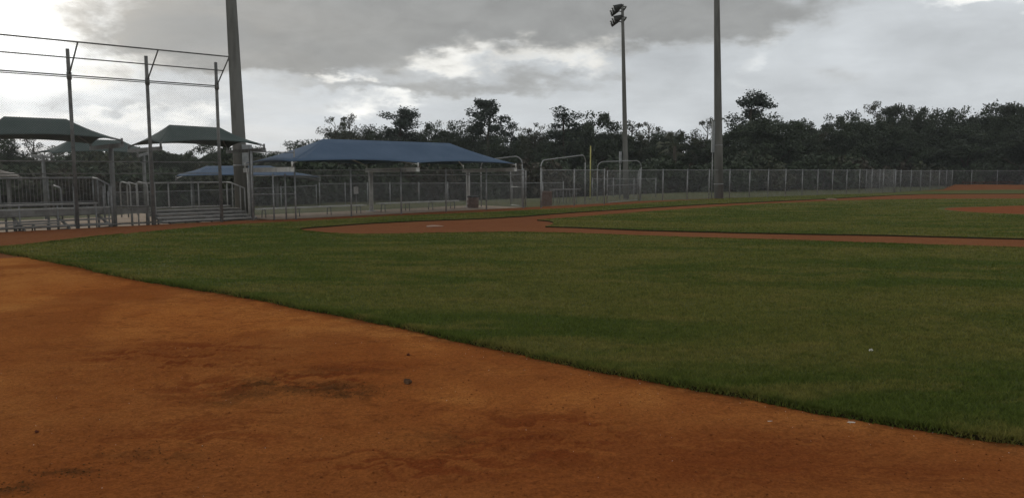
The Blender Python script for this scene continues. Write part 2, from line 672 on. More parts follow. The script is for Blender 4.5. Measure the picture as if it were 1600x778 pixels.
def pad(name, u0, u1, v0, v1, mat, lift=0.004):
    us = np.linspace(u0, u1, 24)
    vs_ = np.linspace(v0, v1, 24)
    U, V = np.meshgrid(us, vs_)
    V = V + (fbm(U * .8, V * .8, 9) - .5) * 0.5 * ((V > v0 + .2) & (V > v1 - .3))
    X = (U - V) / R2
    Y = (U + V) / R2
    Z = ground_z(X, Y) + lift
    a = (np.arange(23)[:, None] * 24 + np.arange(23)[None, :]).ravel()
    me_ = np_mesh(name, np.stack([X.ravel(), Y.ravel(), Z.ravel()], 1), np.stack([a, a + 1, a + 25, a + 24], 1))
    me_.materials.append(mat)
    return tag(link(name, me_), kind='structure')


pad('dugout_floor', 13.5, 27.0, 26.0, 29.3, m_pad)
pad('bleacher_floor', 1.0, 13.3, 26.56, 31.6, m_pad)
pad('walkway_floor', -2.0, 15.0, 31.3, 40.0, m_pad, 0.06)


def polyline(px):
    return [g(*p) for p in px]


def refine(pts, closed=True):
    """resample a ground outline, ragged where it is near the camera"""
    out = []
    n = len(pts)
    for i in range(n):
        a = Vector(pts[i])
        b = Vector(pts[(i + 1) % n])
        L = (b - a).length
        d = max(3.0, min(a.length, b.length))
        stp = max(0.05, d * 0.012) if d < 40 else 2.0
        k = max(1, min(400, int(L / stp)))
        for j in range(k):
            p = a.lerp(b, j / k)
            s = 0.055 if p.length < 30 else 0.03
            ox = (fbm(p.x * 3.1, p.y * 3.1, 21, 4, .6) - .5) * 2 * s
            oy = (fbm(p.x * 3.1, p.y * 3.1, 31, 4, .6) - .5) * 2 * s
            ox += (vnoise(p.x * 11, p.y * 11, 47) - .5) * 0.035
            oy += (vnoise(p.x * 11, p.y * 11, 49) - .5) * 0.035
            ox += (vnoise(p.x * .7, p.y * .7, 41) - .5) * s * 2.4
            oy += (vnoise(p.x * .7, p.y * .7, 43) - .5) * s * 2.4
            out.append((p.x + float(ox), p.y + float(oy)))
    return out


LAWN_Z = 0.058


def lawn(name, px, extra=None):
    pts = refine(px)
    o = sheet(name, pts, LAWN_Z - 0.012, m_lawn)
    mb = MB()
    n = len(pts)
    for i in range(n):
        a, b = pts[i], pts[(i + 1) % n]
        k = len(mb.v)
        mb.v += [(a[0], a[1], 0.0), (b[0], b[1], 0.0), (b[0], b[1], LAWN_Z - 0.013), (a[0], a[1], LAWN_Z - 0.013)]
        mb.f.append((k, k + 1, k + 2, k + 3))
    mb.build('sod_edge', m_sod, o)
    return pts


near_edge = [(-60, 385), (0, 395.5), (80, 411), (161, 428), (258, 446), (349, 462), (430, 475), (500, 489), (600, 509), (676, 526),
             (760, 544), (847, 562), (920, 578), (1000, 595), (1075, 609), (1146, 622), (1253, 639), (1340, 655), (1413, 668), (1500, 683), (1600, 697)]
near_pts = polyline(near_edge)
lawn1 = lawn('foul_lawn', near_pts + [(7.5, 3.4), (30, 3.4), (30, 12.4)] + polyline(
    [(1600, 391), (1400, 384), (1200, 378), (1100, 375), (1000, 371.5), (900, 368), (860, 366.5), (800, 366), (700, 367),
     (600, 369), (540, 369), (500, 367), (472, 364), (460, 361.5), (470, 358.5), (500, 356), (560, 351.5), (620, 348),
     (680, 345.5), (760, 342.5), (820, 339), (900, 333), (1000, 326.5), (1100, 320.5), (1200, 315.8), (1290, 311.5),
     (1400, 305.6), (1440, 304.2), (1500, 303.6), (1600, 303.2)]) + [(70, 53), (72, 58)] + polyline(
    [(1600, 297), (1490, 298.5), (1440, 299.5), (1396, 302.2), (1300, 305.2), (1200, 308.8), (1140, 311), (1072, 314.2), (1000, 319), (943, 323.2),
     (900, 326), (800, 331), (700, 336), (600, 340), (550, 343), (470, 348), (400, 351), (330, 355), (240, 363.5),
     (160, 371.5), (100, 379), (50, 384.5), (0, 389.5), (-60, 384)]))
lawn2 = lawn('infield_lawn', polyline(
    [(840, 345.2), (858, 346.8), (866, 349.5), (862, 353), (850, 355.6), (900, 357), (1000, 361), (1100, 364), (1200, 366), (1300, 368),
     (1400, 370), (1500, 372.5), (1600, 375)]) + [(32, 14.5), (36, 30), (34, 41)] + polyline(
    [(1600, 311.5), (1500, 311.8), (1400, 312.6), (1300, 315.2), (1200, 319.5), (1100, 326), (1000, 333), (900, 341)]))

# pitcher's mound: a low clay dome
mc = Vector((23.6, 33.6))
mb = MB()
rings = 12
seg = 48
for i in range(rings + 1):
    rr = i / rings
    for k in range(seg):
        a = 2 * math.pi * k / seg
        wob = 1 + 0.10 * (float(fbm(3 + math.cos(a) * 1.3, 5 + math.sin(a) * 1.3, 77)) - .5)
        x = mc.x + math.cos(a) * rr * 4.4 * wob
        y = mc.y + math.sin(a) * rr * 4.0 * wob
        mb.v.append((x, y, LAWN_Z - 0.02 + 0.20 * (1 - float(sstep(rr, 0.1, 1.0)))))
for i in range(rings):
    for k in range(seg):
        a = i * seg + k
        b = i * seg + (k + 1) % seg
        mb.f.append((a, a + seg, b + seg, b))
mb.build('pitchers_mound', clay_red, None, True)['kind'] = 'structure'

# low clay bank in front of the far fence
bx0, by0 = g(1480, 296)
mb = MB()
NB = 40
for i in range(NB):
    px_ = 1478 + i * (1680 - 1478) / (NB - 1)
    e = min(1.0, i / 3.0)
    for j, (dy_, zz) in enumerate(((0, 0.0), (1.2, 0.16), (2.8, 0.32), (4.5, 0.38), (7.5, 0.36), (8.5, 0.0))):
        Yb = 70.5 + dy_ - i * 0.06
        xb = (px_ - 800) / FPX * Yb
        mb.v.append((xb, Yb + float(fbm(xb * .4, dy_, 3)) * .8, zz * e * (0.9 + 0.25 * float(fbm(xb * .5, dy_ * .5, 13)))))
for i in range(NB - 1):
    for j in range(5):
        a = i * 6 + j
        mb.f.append((a, a + 6, a + 7, a + 1))
mb.build('clay_bank', clay, None, True)['kind'] = 'structure'

def inside(px_, py_, poly):
    poly = np.asarray(poly)
    res = np.zeros(len(px_), bool)
    x0, y0 = poly[-1]
    for x1, y1 in poly:
        if y0 != y1:
            c = ((y1 > py_) != (y0 > py_)) & (px_ < (x0 - x1) * (py_ - y1) / (y0 - y1) + x1)
            res ^= c
        x0, y0 = x1, y1
    return res


# raked clay in the foreground with real scuffs and footprints
NRr, NA = 430, 470
rad = np.geomspace(2.6, 19.0, NRr)
azs = np.radians(np.linspace(-52, 52, NA))
RR, AA = np.meshgrid(rad, azs, indexing='ij')
X = RR * np.sin(AA)
Y = RR * np.cos(AA)
Zd = (fbm(X * 1.6, Y * 1.6, 1, 3) - .5) * 0.008 + (fbm(X * 14, Y * 14, 2, 4, .7) - .5) * 0.018
ruddy = sstep(fbm(X * .55 + 3, Y * .55, 61, 4, .6), 0.44, 0.64) * 0.5
lit = np.zeros_like(X)


def soft_spot(px, py, sx, sy, arr, amp, seed, thr=(0.35, 0.62), rot=0.0):
    cx, cy = g(px, py)
    ex, ey = g(px + sx, py)
    lx = abs(ex - cx)
    ly = abs(g(px, py - sy)[1] - cy)
    dx_, dy_ = (X - cx), (Y - cy)
    c_, s_ = math.cos(rot), math.sin(rot)
    d2 = ((dx_ * c_ + dy_ * s_) / lx) ** 2 + ((-dx_ * s_ + dy_ * c_) / ly) ** 2
    nn = fbm(X * 6 + (fbm(X * 3, Y * 3, 301, 3) - .5) * 4, Y * 12, seed, 5, .7)
    return np.maximum(arr, np.exp(-d2) ** .8 * sstep(nn + 0.18 * np.exp(-d2), *thr) * amp)


for (px_, py_, sx_, sy_, am) in ((1150, 720, 420, 70, .85), (820, 690, 170, 50, .75), (1450, 745, 260, 40, .8), (300, 560, 240, 26, .7),
                                 (560, 580, 130, 16, .85), (700, 760, 260, 30, .55), (120, 560, 150, 22, .5), (420, 700, 300, 40, .45)):
    ruddy = soft_spot(px_, py_, sx_, sy_, ruddy, am, 71, (0.25, 0.6))
for (px_, py_, sx_, sy_, am) in ((500, 612, 85, 9, .8), (395, 622, 75, 10, .6), (545, 622, 45, 8, .8), (410, 605, 40, 7, .7), (520, 585, 90, 7, .4),
                                 (105, 745, 45, 6, .75), (15, 770, 35, 10, .75), (250, 715, 70, 12, .45), (690, 690, 60, 16, .35), (350, 635, 40, 7, .5)):
    lit = soft_spot(px_, py_, sx_, sy_, lit, am, 81, (0.50, 0.62))
wx = X + (fbm(X * 2.2, Y * 2.2, 201, 3) - .5) * .9
wy = Y + (fbm(X * 2.2, Y * 2.2, 203, 3) - .5) * .7
strk = sstep(fbm(wx * 2.6, wy * 8.5, 205, 6, .68), 0.49, 0.57)
reg = np.zeros_like(X)
for (px_, py_, sx_, sy_, am) in ((290, 560, 200, 28, .95), (480, 598, 130, 26, 1.0), (330, 610, 160, 30, .7), (520, 555, 120, 10, .4), (850, 690, 230, 60, .8),
                                 (300, 690, 330, 60, .6), (650, 730, 330, 50, .75), (1150, 740, 340, 50, .7), (100, 610, 130, 40, .5), (1350, 735, 240, 30, .6)):
    cx, cy = g(px_, py_)
    lx = abs(g(px_ + sx_, py_)[0] - cx)
    ly = abs(g(px_, py_ - sy_)[1] - cy)
    reg = np.maximum(reg, am * np.exp(-(((X - cx) / lx) ** 2 + ((Y - cy) / ly) ** 2)))
scuff = strk * np.clip(reg * 1.25 + .08, 0, 1)
ruddy = np.maximum(ruddy, scuff * .95)
Zd = Zd - scuff * 0.007 + (fbm(wx * 12, wy * 26, 207, 3, .6) - .5) * .010 * (.3 + reg)
# disturbed strip along the sod
ne = np.array(near_pts)
dist = np.full(X.shape, 9.0)
for i in range(len(ne) - 1):
    a, b = ne[i], ne[i + 1]
    ab = b - a
    t = np.clip(((X - a[0]) * ab[0] + (Y - a[1]) * ab[1]) / (ab @ ab), 0, 1)
    dist = np.minimum(dist, np.hypot(X - a[0] - t * ab[0], Y - a[1] - t * ab[1]))
edge_n = fbm(X * 4, Y * 4, 91, 4, .6)
lit = np.maximum(lit, (1 - sstep(dist + .25 * (edge_n - .5), 0.0, 0.34)) * sstep(fbm(X * 9, Y * 9, 93, 5, .7), 0.36, 0.60) * 0.62)
ruddy = np.maximum(ruddy, (1 - sstep(dist, 0.1, 0.6)) * sstep(edge_n, 0.3, 0.55) * 0.6)
# cleat marks and drag strokes
for k in range(520):
    fx = rng.uniform(-6, 6)
    fy = rng.uniform(3.4, 13)
    if rng.random() < 0.45:
        c0 = g(*[(480, 605), (300, 580), (820, 700), (250, 560)][rng.integers(4)])
        fx = c0[0] + rng.normal(0, .55)
        fy = c0[1] + rng.normal(0, .45)
    a = rng.uniform(0, math.pi)
    lw, lh = rng.uniform(.05, .17), rng.uniform(.02, .05)
    sel = (np.abs(X - fx) < .5) & (np.abs(Y - fy) < .5)
    if not sel.any():
        continue
    dx_, dy_ = X[sel] - fx, Y[sel] - fy
    p1 = (dx_ * math.cos(a) + dy_ * math.sin(a)) / lw
    p2 = (-dx_ * math.sin(a) + dy_ * math.cos(a)) / lh
    d2 = p1 ** 2 + p2 ** 2
    amp = rng.uniform(.003, .013)
    Zd[sel] += amp * (-np.exp(-d2) + 0.7 * np.exp(-(np.sqrt(d2) - 1.5) ** 2 * 4))
    ruddy[sel] = np.maximum(ruddy[sel], np.exp(-d2) * rng.uniform(.2, .7))
Zd = Zd + lit * 0.006 * fbm(X * 30, Y * 30, 99, 2)
ruddy = np.maximum(ruddy, (1 - sstep(Y + 2.2 * (fbm(X * .6, Y * .6, 123, 4, .6) - .5), 4.2, 6.6)) * .62)  # clay turns darker and redder towards the camera, with a noisy edge
fade = sstep(RR, 2.6, 3.2) * (1 - sstep(RR, 16.5, 18.8)) * (1 - sstep(np.abs(np.degrees(AA)), 48, 52))
Zd = (np.clip(Zd, -0.024, 0.026) + 0.024) * fade * (0.35 + 0.65 * sstep(dist, 0.0, 0.25)) + 0.006
Zd = np.where(inside(X.ravel(), Y.ravel(), lawn1).reshape(X.shape), 0.006, Zd)
a = (np.arange(NRr - 1)[:, None] * NA + np.arange(NA - 1)[None, :]).ravel()
me = np_mesh('foreground_clay', np.stack([X.ravel(), Y.ravel(), Zd.ravel()], 1), np.stack([a, a + NA, a + NA + 1, a + 1], 1))
for nm, arr in (('ruddy', ruddy), ('litter', lit)):
    at_ = me.attributes.new(nm, 'FLOAT', 'POINT')
    at_.data.foreach_set('value', np.clip(arr * fade, 0, 1).astype(np.float32).ravel())
me.materials.append(clay_near)
me.polygons.foreach_set('use_smooth', np.ones(len(me.polygons), bool))
tag(link('foreground_clay', me), kind='structure')


def clay_height(x, y):
    r = math.hypot(x, y)
    i = int(np.clip(np.searchsorted(rad, r), 0, NRr - 1))
    j = int(np.clip((math.degrees(math.atan2(x, y)) + 52) / 104 * (NA - 1), 0, NA - 1))
    return float(Zd[i, j])


# ------------------------------------------------------------------ grass blades and loose bits
NBL = 1200000
r_ = np.exp(rng.uniform(math.log(4.6), math.log(62), NBL))
a_ = np.radians(rng.uniform(-48, 60, NBL))
bx_, by_ = r_ * np.sin(a_), r_ * np.cos(a_)
keep = inside(bx_, by_, lawn1) | inside(bx_, by_, lawn2)
keep &= ~(((bx_ - mc.x) / 4.3) ** 2 + ((by_ - mc.y) / 3.9) ** 2 < 1)
bx_, by_, r_ = bx_[keep], by_[keep], r_[keep]
# a fringe hanging over the cut edge
fr = []
l1 = np.array(lawn1)
for i in range(len(l1)):
    (ax, ay), (cx, cy) = l1[i], l1[(i + 1) % len(l1)]
    if math.hypot(ax, ay) > 24 or abs(math.atan2(ax, ay)) > .85:
        continue
    L = math.hypot(cx - ax, cy - ay)
    if L < 1e-5:
        continue
    kf = int(L * 1500 / max(1.0, math.hypot(ax, ay) / 7.0)) + 1
    t = rng.random(kf)
    nx_, ny_ = (cy - ay) / L, -(cx - ax) / L
    off = rng.normal(0.0, .022, kf)
    if ay < 17 and ax > -13 and i < len(l1) * .75:
        off[: kf // 2] = -np.abs(rng.normal(0, .09, kf // 2))
        sgn_ = 1.0 if inside(np.array([ax - nx_ * .06]), np.array([ay - ny_ * .06]), lawn1)[0] else -1.0
        off[: kf // 2] *= sgn_
    fr.append(np.stack([ax + (cx - ax) * t + nx_ * off, ay + (cy - ay) * t + ny_ * off], 1))
fr = np.concatenate(fr)
fr_in = inside(fr[:, 0], fr[:, 1], lawn1)
nfr_ = len(fr)
bz_ = np.concatenate([np.full(len(bx_), LAWN_Z - .014), np.where(fr_in, LAWN_Z - .014, rng.uniform(.004, LAWN_Z - .012, nfr_))])
bx_ = np.concatenate([bx_, fr[:, 0]])
by_ = np.concatenate([by_, fr[:, 1]])
r_ = np.concatenate([r_, np.hypot(fr[:, 0], fr[:, 1])])
nb = len(bx_)
hgt = rng.uniform(.018, .036, nb) * (0.75 + 0.5 * fbm(bx_ * 1.3, by_ * 1.3, 55, 3))
hgt[-nfr_:] *= rng.uniform(1.0, 1.7, nfr_)
wid = rng.uniform(.004, .007, nb) * np.clip(r_ / 7.0, 1, 5)
ori = rng.uniform(0, math.pi, nb)
lean = rng.uniform(0, 2 * math.pi, nb)
la = rng.uniform(.3, 1.1, nb) * hgt
V_ = np.zeros((nb, 3, 3), np.float32)
V_[:, 0] = np.stack([bx_ - np.cos(ori) * wid, by_ - np.sin(ori) * wid, bz_], 1)
V_[:, 1] = np.stack([bx_ + np.cos(ori) * wid, by_ + np.sin(ori) * wid, bz_], 1)
V_[:, 2] = np.stack([bx_ + np.cos(lean) * la, by_ + np.sin(lean) * la, bz_ + hgt], 1)
me = np_mesh('grass_blades', V_.reshape(-1, 3), None, np.arange(nb * 3).reshape(-1, 3))
me.materials.append(m_blade)
tag(link('grass_blades', me), 'short mown green grass covering the foul ground and infield', 'grass', kind='stuff')

OCT = np.array([[1, 0, 0], [0, 1, 0], [-1, 0, 0], [0, -1, 0], [0, 0, 1], [0, 0, -1]], float)
OCF = np.array([[0, 1, 4], [1, 2, 4], [2, 3, 4], [3, 0, 4], [1, 0, 5], [2, 1, 5], [3, 2, 5], [0, 3, 5]])


def crumbs(name, pts, sizes, flat, mat, label, cat):
    n = len(pts)
    V = OCT[None] * (sizes[:, None, None] * rng.uniform(.6, 1.3, (n, 6, 1)))
    V[:, :, 2] *= flat
    a = rng.uniform(0, 6.28, n)
    c, s = np.cos(a)[:, None], np.sin(a)[:, None]
    x = V[:, :, 0] * c - V[:, :, 1] * s
    y = V[:, :, 0] * s + V[:, :, 1] * c
    V = np.stack([x, y, V[:, :, 2]], 2) + pts[:, None, :]
    F = (OCF[None] + (np.arange(n) * 6)[:, None, None]).reshape(-1, 3)
    m_ = np_mesh(name, V.reshape(-1, 3), None, F)
    m_.materials.append(mat)
    return tag(link(name, m_), label, cat, kind='stuff')


cl = []
while len(cl) < 9000:
    r = math.exp(rng.uniform(math.log(3.6), math.log(13)))
    a = math.radians(rng.uniform(-48, 46))
    x, y = r * math.sin(a), r * math.cos(a)
    cl.append((x, y))
cl = np.array(cl)
cl = cl[~inside(cl[:, 0], cl[:, 1], lawn1)]
pt = np.array([(x, y, clay_height(x, y) + .001) for x, y in cl])
m_clod = mottled('clay_crumbs', (0.30, 0.100, 0.03), (0.14, 0.044, 0.016), 18, 1.0, 0, 0.0)
crumbs('clay_crumbs', pt, rng.uniform(.002, .0075, len(pt)) * rng.uniform(.5, 1.4, len(pt)), .7, m_clod,
       'small loose crumbs of red clay strewn over the foreground dirt', 'clay crumbs')
dk_pts = []
for (px_, py_, sx_, sy_, k) in ((500, 612, 70, 7, 420), (395, 622, 55, 8, 200), (545, 622, 35, 6, 200), (410, 605, 30, 6, 130), (105, 745, 36, 5, 130),
                                (15, 770, 28, 8, 100), (250, 715, 60, 12, 160), (690, 690, 60, 16, 120), (1000, 640, 260, 26, 160), (500, 560, 300, 60, 160)):
    for _ in range(k):
        p = g(px_ + rng.normal(0, sx_), min(790, py_ + rng.normal(0, sy_)))
        dk_pts.append(p)
for i in range(len(near_pts) - 1):
    (ax, ay), (cx, cy) = near_pts[i], near_pts[i + 1]
    for _ in range(int(math.hypot(cx - ax, cy - ay) * 90)):
        t = rng.random()
        o_ = abs(rng.normal(0, .13))
        dk_pts.append((ax + (cx - ax) * t - o_ * .6, ay + (cy - ay) * t - o_ * .8))
dk_pts = np.array(dk_pts)
dk_pts = dk_pts[~inside(dk_pts[:, 0], dk_pts[:, 1], lawn1)]
pt = np.array([(x, y, clay_height(x, y) + .001) for x, y in dk_pts])
m_litter = mottled('dry_clippings', (0.055, 0.030, 0.012), (0.110, 0.066, 0.026), 25, 1.0, 0, 0.0)
crumbs('dry_clippings', pt, rng.uniform(.002, .007, len(pt)), .45, m_litter, 'dark dry clippings scattered in patches on the clay', 'clippings')
wh = []
for _ in range(130):
    t = rng.random()
    i = int(t * (len(near_pts) - 1))
    a, b = near_pts[i], near_pts[i + 1]
    s = rng.random()
    off = abs(rng.normal(.25, .22))
    wh.append((a[0] + (b[0] - a[0]) * s - off * .6, a[1] + (b[1] - a[1]) * s - off * .8))
for _ in range(170):
    r = math.exp(rng.uniform(math.log(3.8), math.log(9)))
    an = math.radians(rng.uniform(-40, 40))
    wh.append((r * math.sin(an), r * math.cos(an)))
wh = np.array(wh)
wh = wh[~inside(wh[:, 0], wh[:, 1], lawn1)]
pt = np.array([(x, y, clay_height(x, y) + .002) for x, y in wh])
crumbs('shell_grit', pt, rng.uniform(.0015, .0040, len(pt)), .6, pale_bit, 'tiny pale bits of shell grit on the clay by the lawn', 'grit')


def lump(name, px, py, r, mat, label, cat, flat=0.6, z=None, stretch=1.0, ang=0.0):
    x, y = g(px, py)
    mb_ = MB()
    n1, n2 = 6, 9
    zz = clay_height(x, y) if z is None else z
    for i in range(n1 + 1):
        th = math.pi * i / n1
        for k in range(n2):
            ph = 2 * math.pi * k / n2
            s = r * (0.75 + 0.5 * random.random())
            lx = math.sin(th) * math.cos(ph) * s * stretch
            ly = math.sin(th) * math.sin(ph) * s
            mb_.v.append((x + lx * math.cos(ang) - ly * math.sin(ang), y + lx * math.sin(ang) + ly * math.cos(ang),
                          zz + (math.cos(th) * .9 + .55) * s * flat))
    for i in range(n1):
        for k in range(n2):
            a = i * n2 + k
            b = i * n2 + (k + 1) % n2
            mb_.f.append((a, a + n2, b + n2, b))
    return tag(mb_.build(name, mat), label, cat)


lump('clay_clod', 637, 604, 0.034, stone, 'dark grey clod lying on the bare clay beside the dark clippings', 'clod', .8)
lump('clay_clod', 638, 560, 0.018, rust_wood, 'small dark red lump on the smooth clay near the grass edge', 'clod', .7)
lump('litter_scrap', 1360, 556, 0.020, pale_bit, 'small round white scrap lying in the green lawn', 'litter', .9, LAWN_Z - .01)
lump('white_stick', 1330, 666, 0.006, pale_bit, 'short white stick lying at the edge of the grass', 'stick', .8, None, 5.0, -.15)
lump('white_stick', 1203, 664, 0.003, pale_bit, 'thin pale straw lying on the clay away from the grass', 'stick', .8, None, 6.0, .1)
lump('clay_clod', 58, 681, 0.013, rust_wood, 'tiny dark lump on the red clay beside a dark patch of clippings', 'clod', .7)

# ------------------------------------------------------------------ chain link
def link_mesh(mb_, a, b, z0, z1, pitch=0.072, r=0.0026, za=None):
    """crossing wires between two ground points; a, b Vectors (xy), z0..z1 heights"""
    a = Vector((a[0], a[1], 0))
    b = Vector((b[0], b[1], 0))
    d = b - a
    Wd = d.length
    d.normalize()
    nrm = Vector((-d.y, d.x, 0))
    Ht = z1 - z0
    n = int((Wd + Ht) / pitch)
    offs = [(0.0, 1.0), (-.866, -.5), (.866, -.5)]
    for sgn in (1, -1):
        for i in range(1, n + 1):
            s = i * pitch
            # the wire runs from (s,0) up-left to (s-Ht,Ht), clipped to the panel
            x0, h0 = s, 0.0
            if x0 > Wd:
                h0 = x0 - Wd
                x0 = Wd
            x1, h1 = s - Ht, Ht
            if x1 < 0:
                h1 = Ht + x1
                x1 = 0.0
            if h1 - h0 < 0.02:
                continue
            if sgn < 0:
                x0, x1 = Wd - x0, Wd - x1
            p0 = a + d * x0 + Vector((0, 0, z0 + h0)) + nrm * (0.002 * sgn)
            p1 = a + d * x1 + Vector((0, 0, z0 + h1)) + nrm * (0.002 * sgn)
            dd = (p1 - p0).normalized()
            side = dd.cross(nrm).normalized()
            o = len(mb_.v)
            for p in (p0, p1):
                for (e1, e2) in offs:
                    mb_.v.append(tuple(p + nrm * (e1 * r) + side * (e2 * r)))
            for k in range(3):
                k2 = (k + 1) % 3
                mb_.f.append((o + k, o + k2, o + 3 + k2, o + 3 + k))
    return mb_


def fence(name, label, pts, height, post_r=0.03, rail_r=0.022, mid=None, group=None, pitch=0.072, wr=0.0028, tall=None, mesh_top=None, base=None, rails=True):
    """chain link fence on a run of ground points"""
    pts = [Vector((p[0], p[1])) for p in pts]
    root = empty(name, (pts[0].x, pts[0].y, gz(pts[0].x, pts[0].y)))
    tag(root, label, 'fence', group)
    zs = [(gz(p.x, p.y) if base is None else base) for p in pts]
    for i, p in enumerate(pts):
        h = height + 0.05 if not (tall and i in tall) else tall[i]
        m = MB().tube([(p.x, p.y, zs[i] - .25), (p.x, p.y, zs[i] + h)], post_r, 8)
        m.tube([(p.x, p.y, zs[i] + h), (p.x, p.y, zs[i] + h + .03)], [post_r * 1.25, post_r * .5], 8)
        m.build('post', galv, root, True)
    cm = MB()
    for i in range(len(pts) - 1):
        a, b = pts[i], pts[i + 1]
        if rails:
            MB().tube([(a.x, a.y, zs[i] + height), (b.x, b.y, zs[i + 1] + height)], rail_r, 6).build('top_rail', galv, root, True)
        for zm in (mid or ()):
            MB().tube([(a.x, a.y, zs[i] + zm), (b.x, b.y, zs[i + 1] + zm)], rail_r * .9, 6).build('middle_rail', galv, root, True)
        zz = (zs[i] + zs[i + 1]) / 2
        link_mesh(cm, a, b, zz + .03, zz + (mesh_top or height), pitch, wr)
    c = cm.build('chain_link', wire, root)
    c['kind'] = 'stuff'
    return root


FH = 1.83


def on_line(px, v):
    p = P(u_at(px, v), v)
    return (p.x, p.y)


VF = 25.75
wing = fence('chain_link_fence', 'tall chain link wing fence between the backstop and the blue dugout',
             [on_line(395, 26.3), on_line(428, 26.1), on_line(447, 26.0), on_line(462, VF)], 1.62, mid=(0.95,), tall={0: 2.5, 3: 2.55}, mesh_top=2.3)
pa, pb = on_line(395, 26.3), on_line(462, VF)
MB().tube([(pa[0], pa[1], 2.48), (pb[0], pb[1], 2.48)], .02, 6).build('top_rail', galv, wing, True)
dug = [on_line(p, VF) for p in (462, 549, 627, 697, 760)] + [on_line(818, 25.6)]
df = fence('chain_link_fence', 'chain link dugout fence with twin top rails under the blue canopy', dug, FH, 0.032, mid=(1.62,))
fence('chain_link_fence', 'short chain link fence run in front of the brown bin and bench',
      [on_line(846, 25.5), on_line(897, 25.45), on_line(944, 25.4)], FH, 0.034)
# right field line
cpost = [1035, 1073, 1107, 1139, 1170, 1199, 1226, 1252, 1276, 1299, 1321, 1341, 1360, 1378, 1396]
dline = fence_c1 - fence_c0


def hit(px, a, d):
    r = (px - 800) / FPX * 1.0
    # x = r*y along the ray, near the horizon
    t = (r * a.y - a.x) / (d.x - r * d.y)
    return a + d * t


crun = [hit(p, fence_c0, dline) for p in [999] + cpost]
fence('chain_link_fence', 'long chain link outfield fence running past the thick concrete light pole', crun, FH, 0.034, pitch=.085, wr=.0030)
ca = fence_c1
fence('chain_link_fence', 'short chain link return behind the corner post of the outfield fence',
      [ca + Vector((-.6, 3.6)), ca + Vector((-.3, 1.8)), ca + Vector((0.02, .12))], FH, 0.03, pitch=.085, wr=.0036)
fa = Vector(g(1396, 300.5)) + Vector((.2, .15))
fb = Vector(((1484 - 800) / FPX * 77.0, 77.0))
fpx = [1405, 1421, 1436, 1451, 1465, 1476, 1485]
frun = [fa] + [hit(p, fa, fb - fa) for p in fpx]
fe = Vector(((1640 - 800) / FPX * 84.0, 84.0))
frun += [hit(p, fb, fe - fb) for p in (1515, 1555, 1598, 1640)]
fence('chain_link_fence', 'distant dark chain link fence behind the low clay bank', frun, FH - .05, 0.035, pitch=.14, wr=.0034)
# low fence behind the dugout
brun = [((p - 800) / FPX * Yb, Yb) for p, Yb in ((500, 41.5), (540, 41.8), (575, 42), (610, 42.3), (655, 42.6), (700, 43), (752, 43.4), (800, 43.8), (848, 44.2), (880, 44.5))]
fence('chain_link_fence', 'low chain link fence far behind the dugout benches', brun, 1.32, .028, .02, pitch=.085, wr=.0030, base=-.22)
brun2 = [((p - 800) / FPX * Yb, Yb) for p, Yb in ((925, 52.0), (958, 52.2), (990, 52.4), (1024, 52.6))]
fence('chain_link_fence', 'low chain link fence behind the arched gate by the light pole', brun2, 1.25, .028, .02, pitch=.085, wr=.0030)
brun3 = [((p - 800) / FPX * Yb, Yb) for p, Yb in ((170, 44.0), (240, 44.3), (300, 44.5), (370, 45), (440, 45.2), (495, 45.4))]
fence('chain_link_fence', 'low chain link fence behind the bleachers and small blue canopy', brun3, 1.3, .028, .02, pitch=.085, wr=.0030)


# gates -----------------------------------------------------------------
def gate(label, a, b, h=FH, swing=0.06):
    a = Vector((a[0], a[1], 0))
    b = Vector((b[0], b[1], 0))
    root = empty('chain_link_gate', a)
    tag(root, label, 'gate')
    MB().tube([a + Vector((0, 0, swing)), a + Vector((0, 0, h))], .024, 8).build('stile', galv, root, True)
    MB().tube([b + Vector((0, 0, swing)), b + Vector((0, 0, h))], .024, 8).build('stile', galv, root, True)
    for z in (swing + .02, 1.0, h - .02):
        MB().tube([a + Vector((0, 0, z)), b + Vector((0, 0, z))], .02, 6).build('rail', galv, root, True)
    link_mesh(MB(), a, b, swing + .03, h - .03).build('chain_link', wire, root)['kind'] = 'stuff'
    for z in (.5, 1.4):
        MB().box(a + Vector((0, 0, z)), (.07, .07, .09)).build('hinge', galv, root)
    return root


ga = P(u_at(809, 26.6), 26.6)
gb = on_line(820, 25.5)
gate('narrow chain link gate swung open beside the blue canopy', (gb[0] + .05, gb[1] + .04), (ga.x - .35, ga.y + .55))
g1 = hit(998, fence_c0, dline)
g0 = on_line(947, 25.4)
gate('wide chain link gate with a single cross rail beside the light pole', (g0[0] + .05, g0[1] + .05), (g1.x - .08, g1.y - .1))


def arch(label, a, b, h0, h1, r=.03, rc=.38):
    a = Vector((a[0], a[1], gz(*a)))
    b = Vector((b[0], b[1], gz(*b)))
    d = (b - a)
    d.z = 0
    L = d.length
    d.normalize()
    root = empty('pipe_arch', a)
    tag(root, label, 'arch')
    pts = [a + Vector((0, 0, -.2)), a + Vector((0, 0, h0 - rc))]
    for k in range(1, 7):
        t = math.pi / 2 * k / 6
        pts.append(a + d * (rc * (1 - math.cos(t))) + Vector((0, 0, h0 - rc + rc * math.sin(t))))
    for k in range(0, 7):
        t = math.pi / 2 * k / 6
        pts.append(b - d * (rc - rc * math.sin(t)) + Vector((0, 0, h1 - rc + rc * math.cos(t))))
    pts.append(b + Vector((0, 0, -.2)))
    mid_ = len(pts) // 2
    MB().tube(pts[:2] , r, 8).build('upright', galv, root, True)
    MB().tube(pts[1:-1], r, 8).build('bow', galv, root, True)
    MB().tube(pts[-2:], r, 8).build('upright', galv, root, True)
    return root


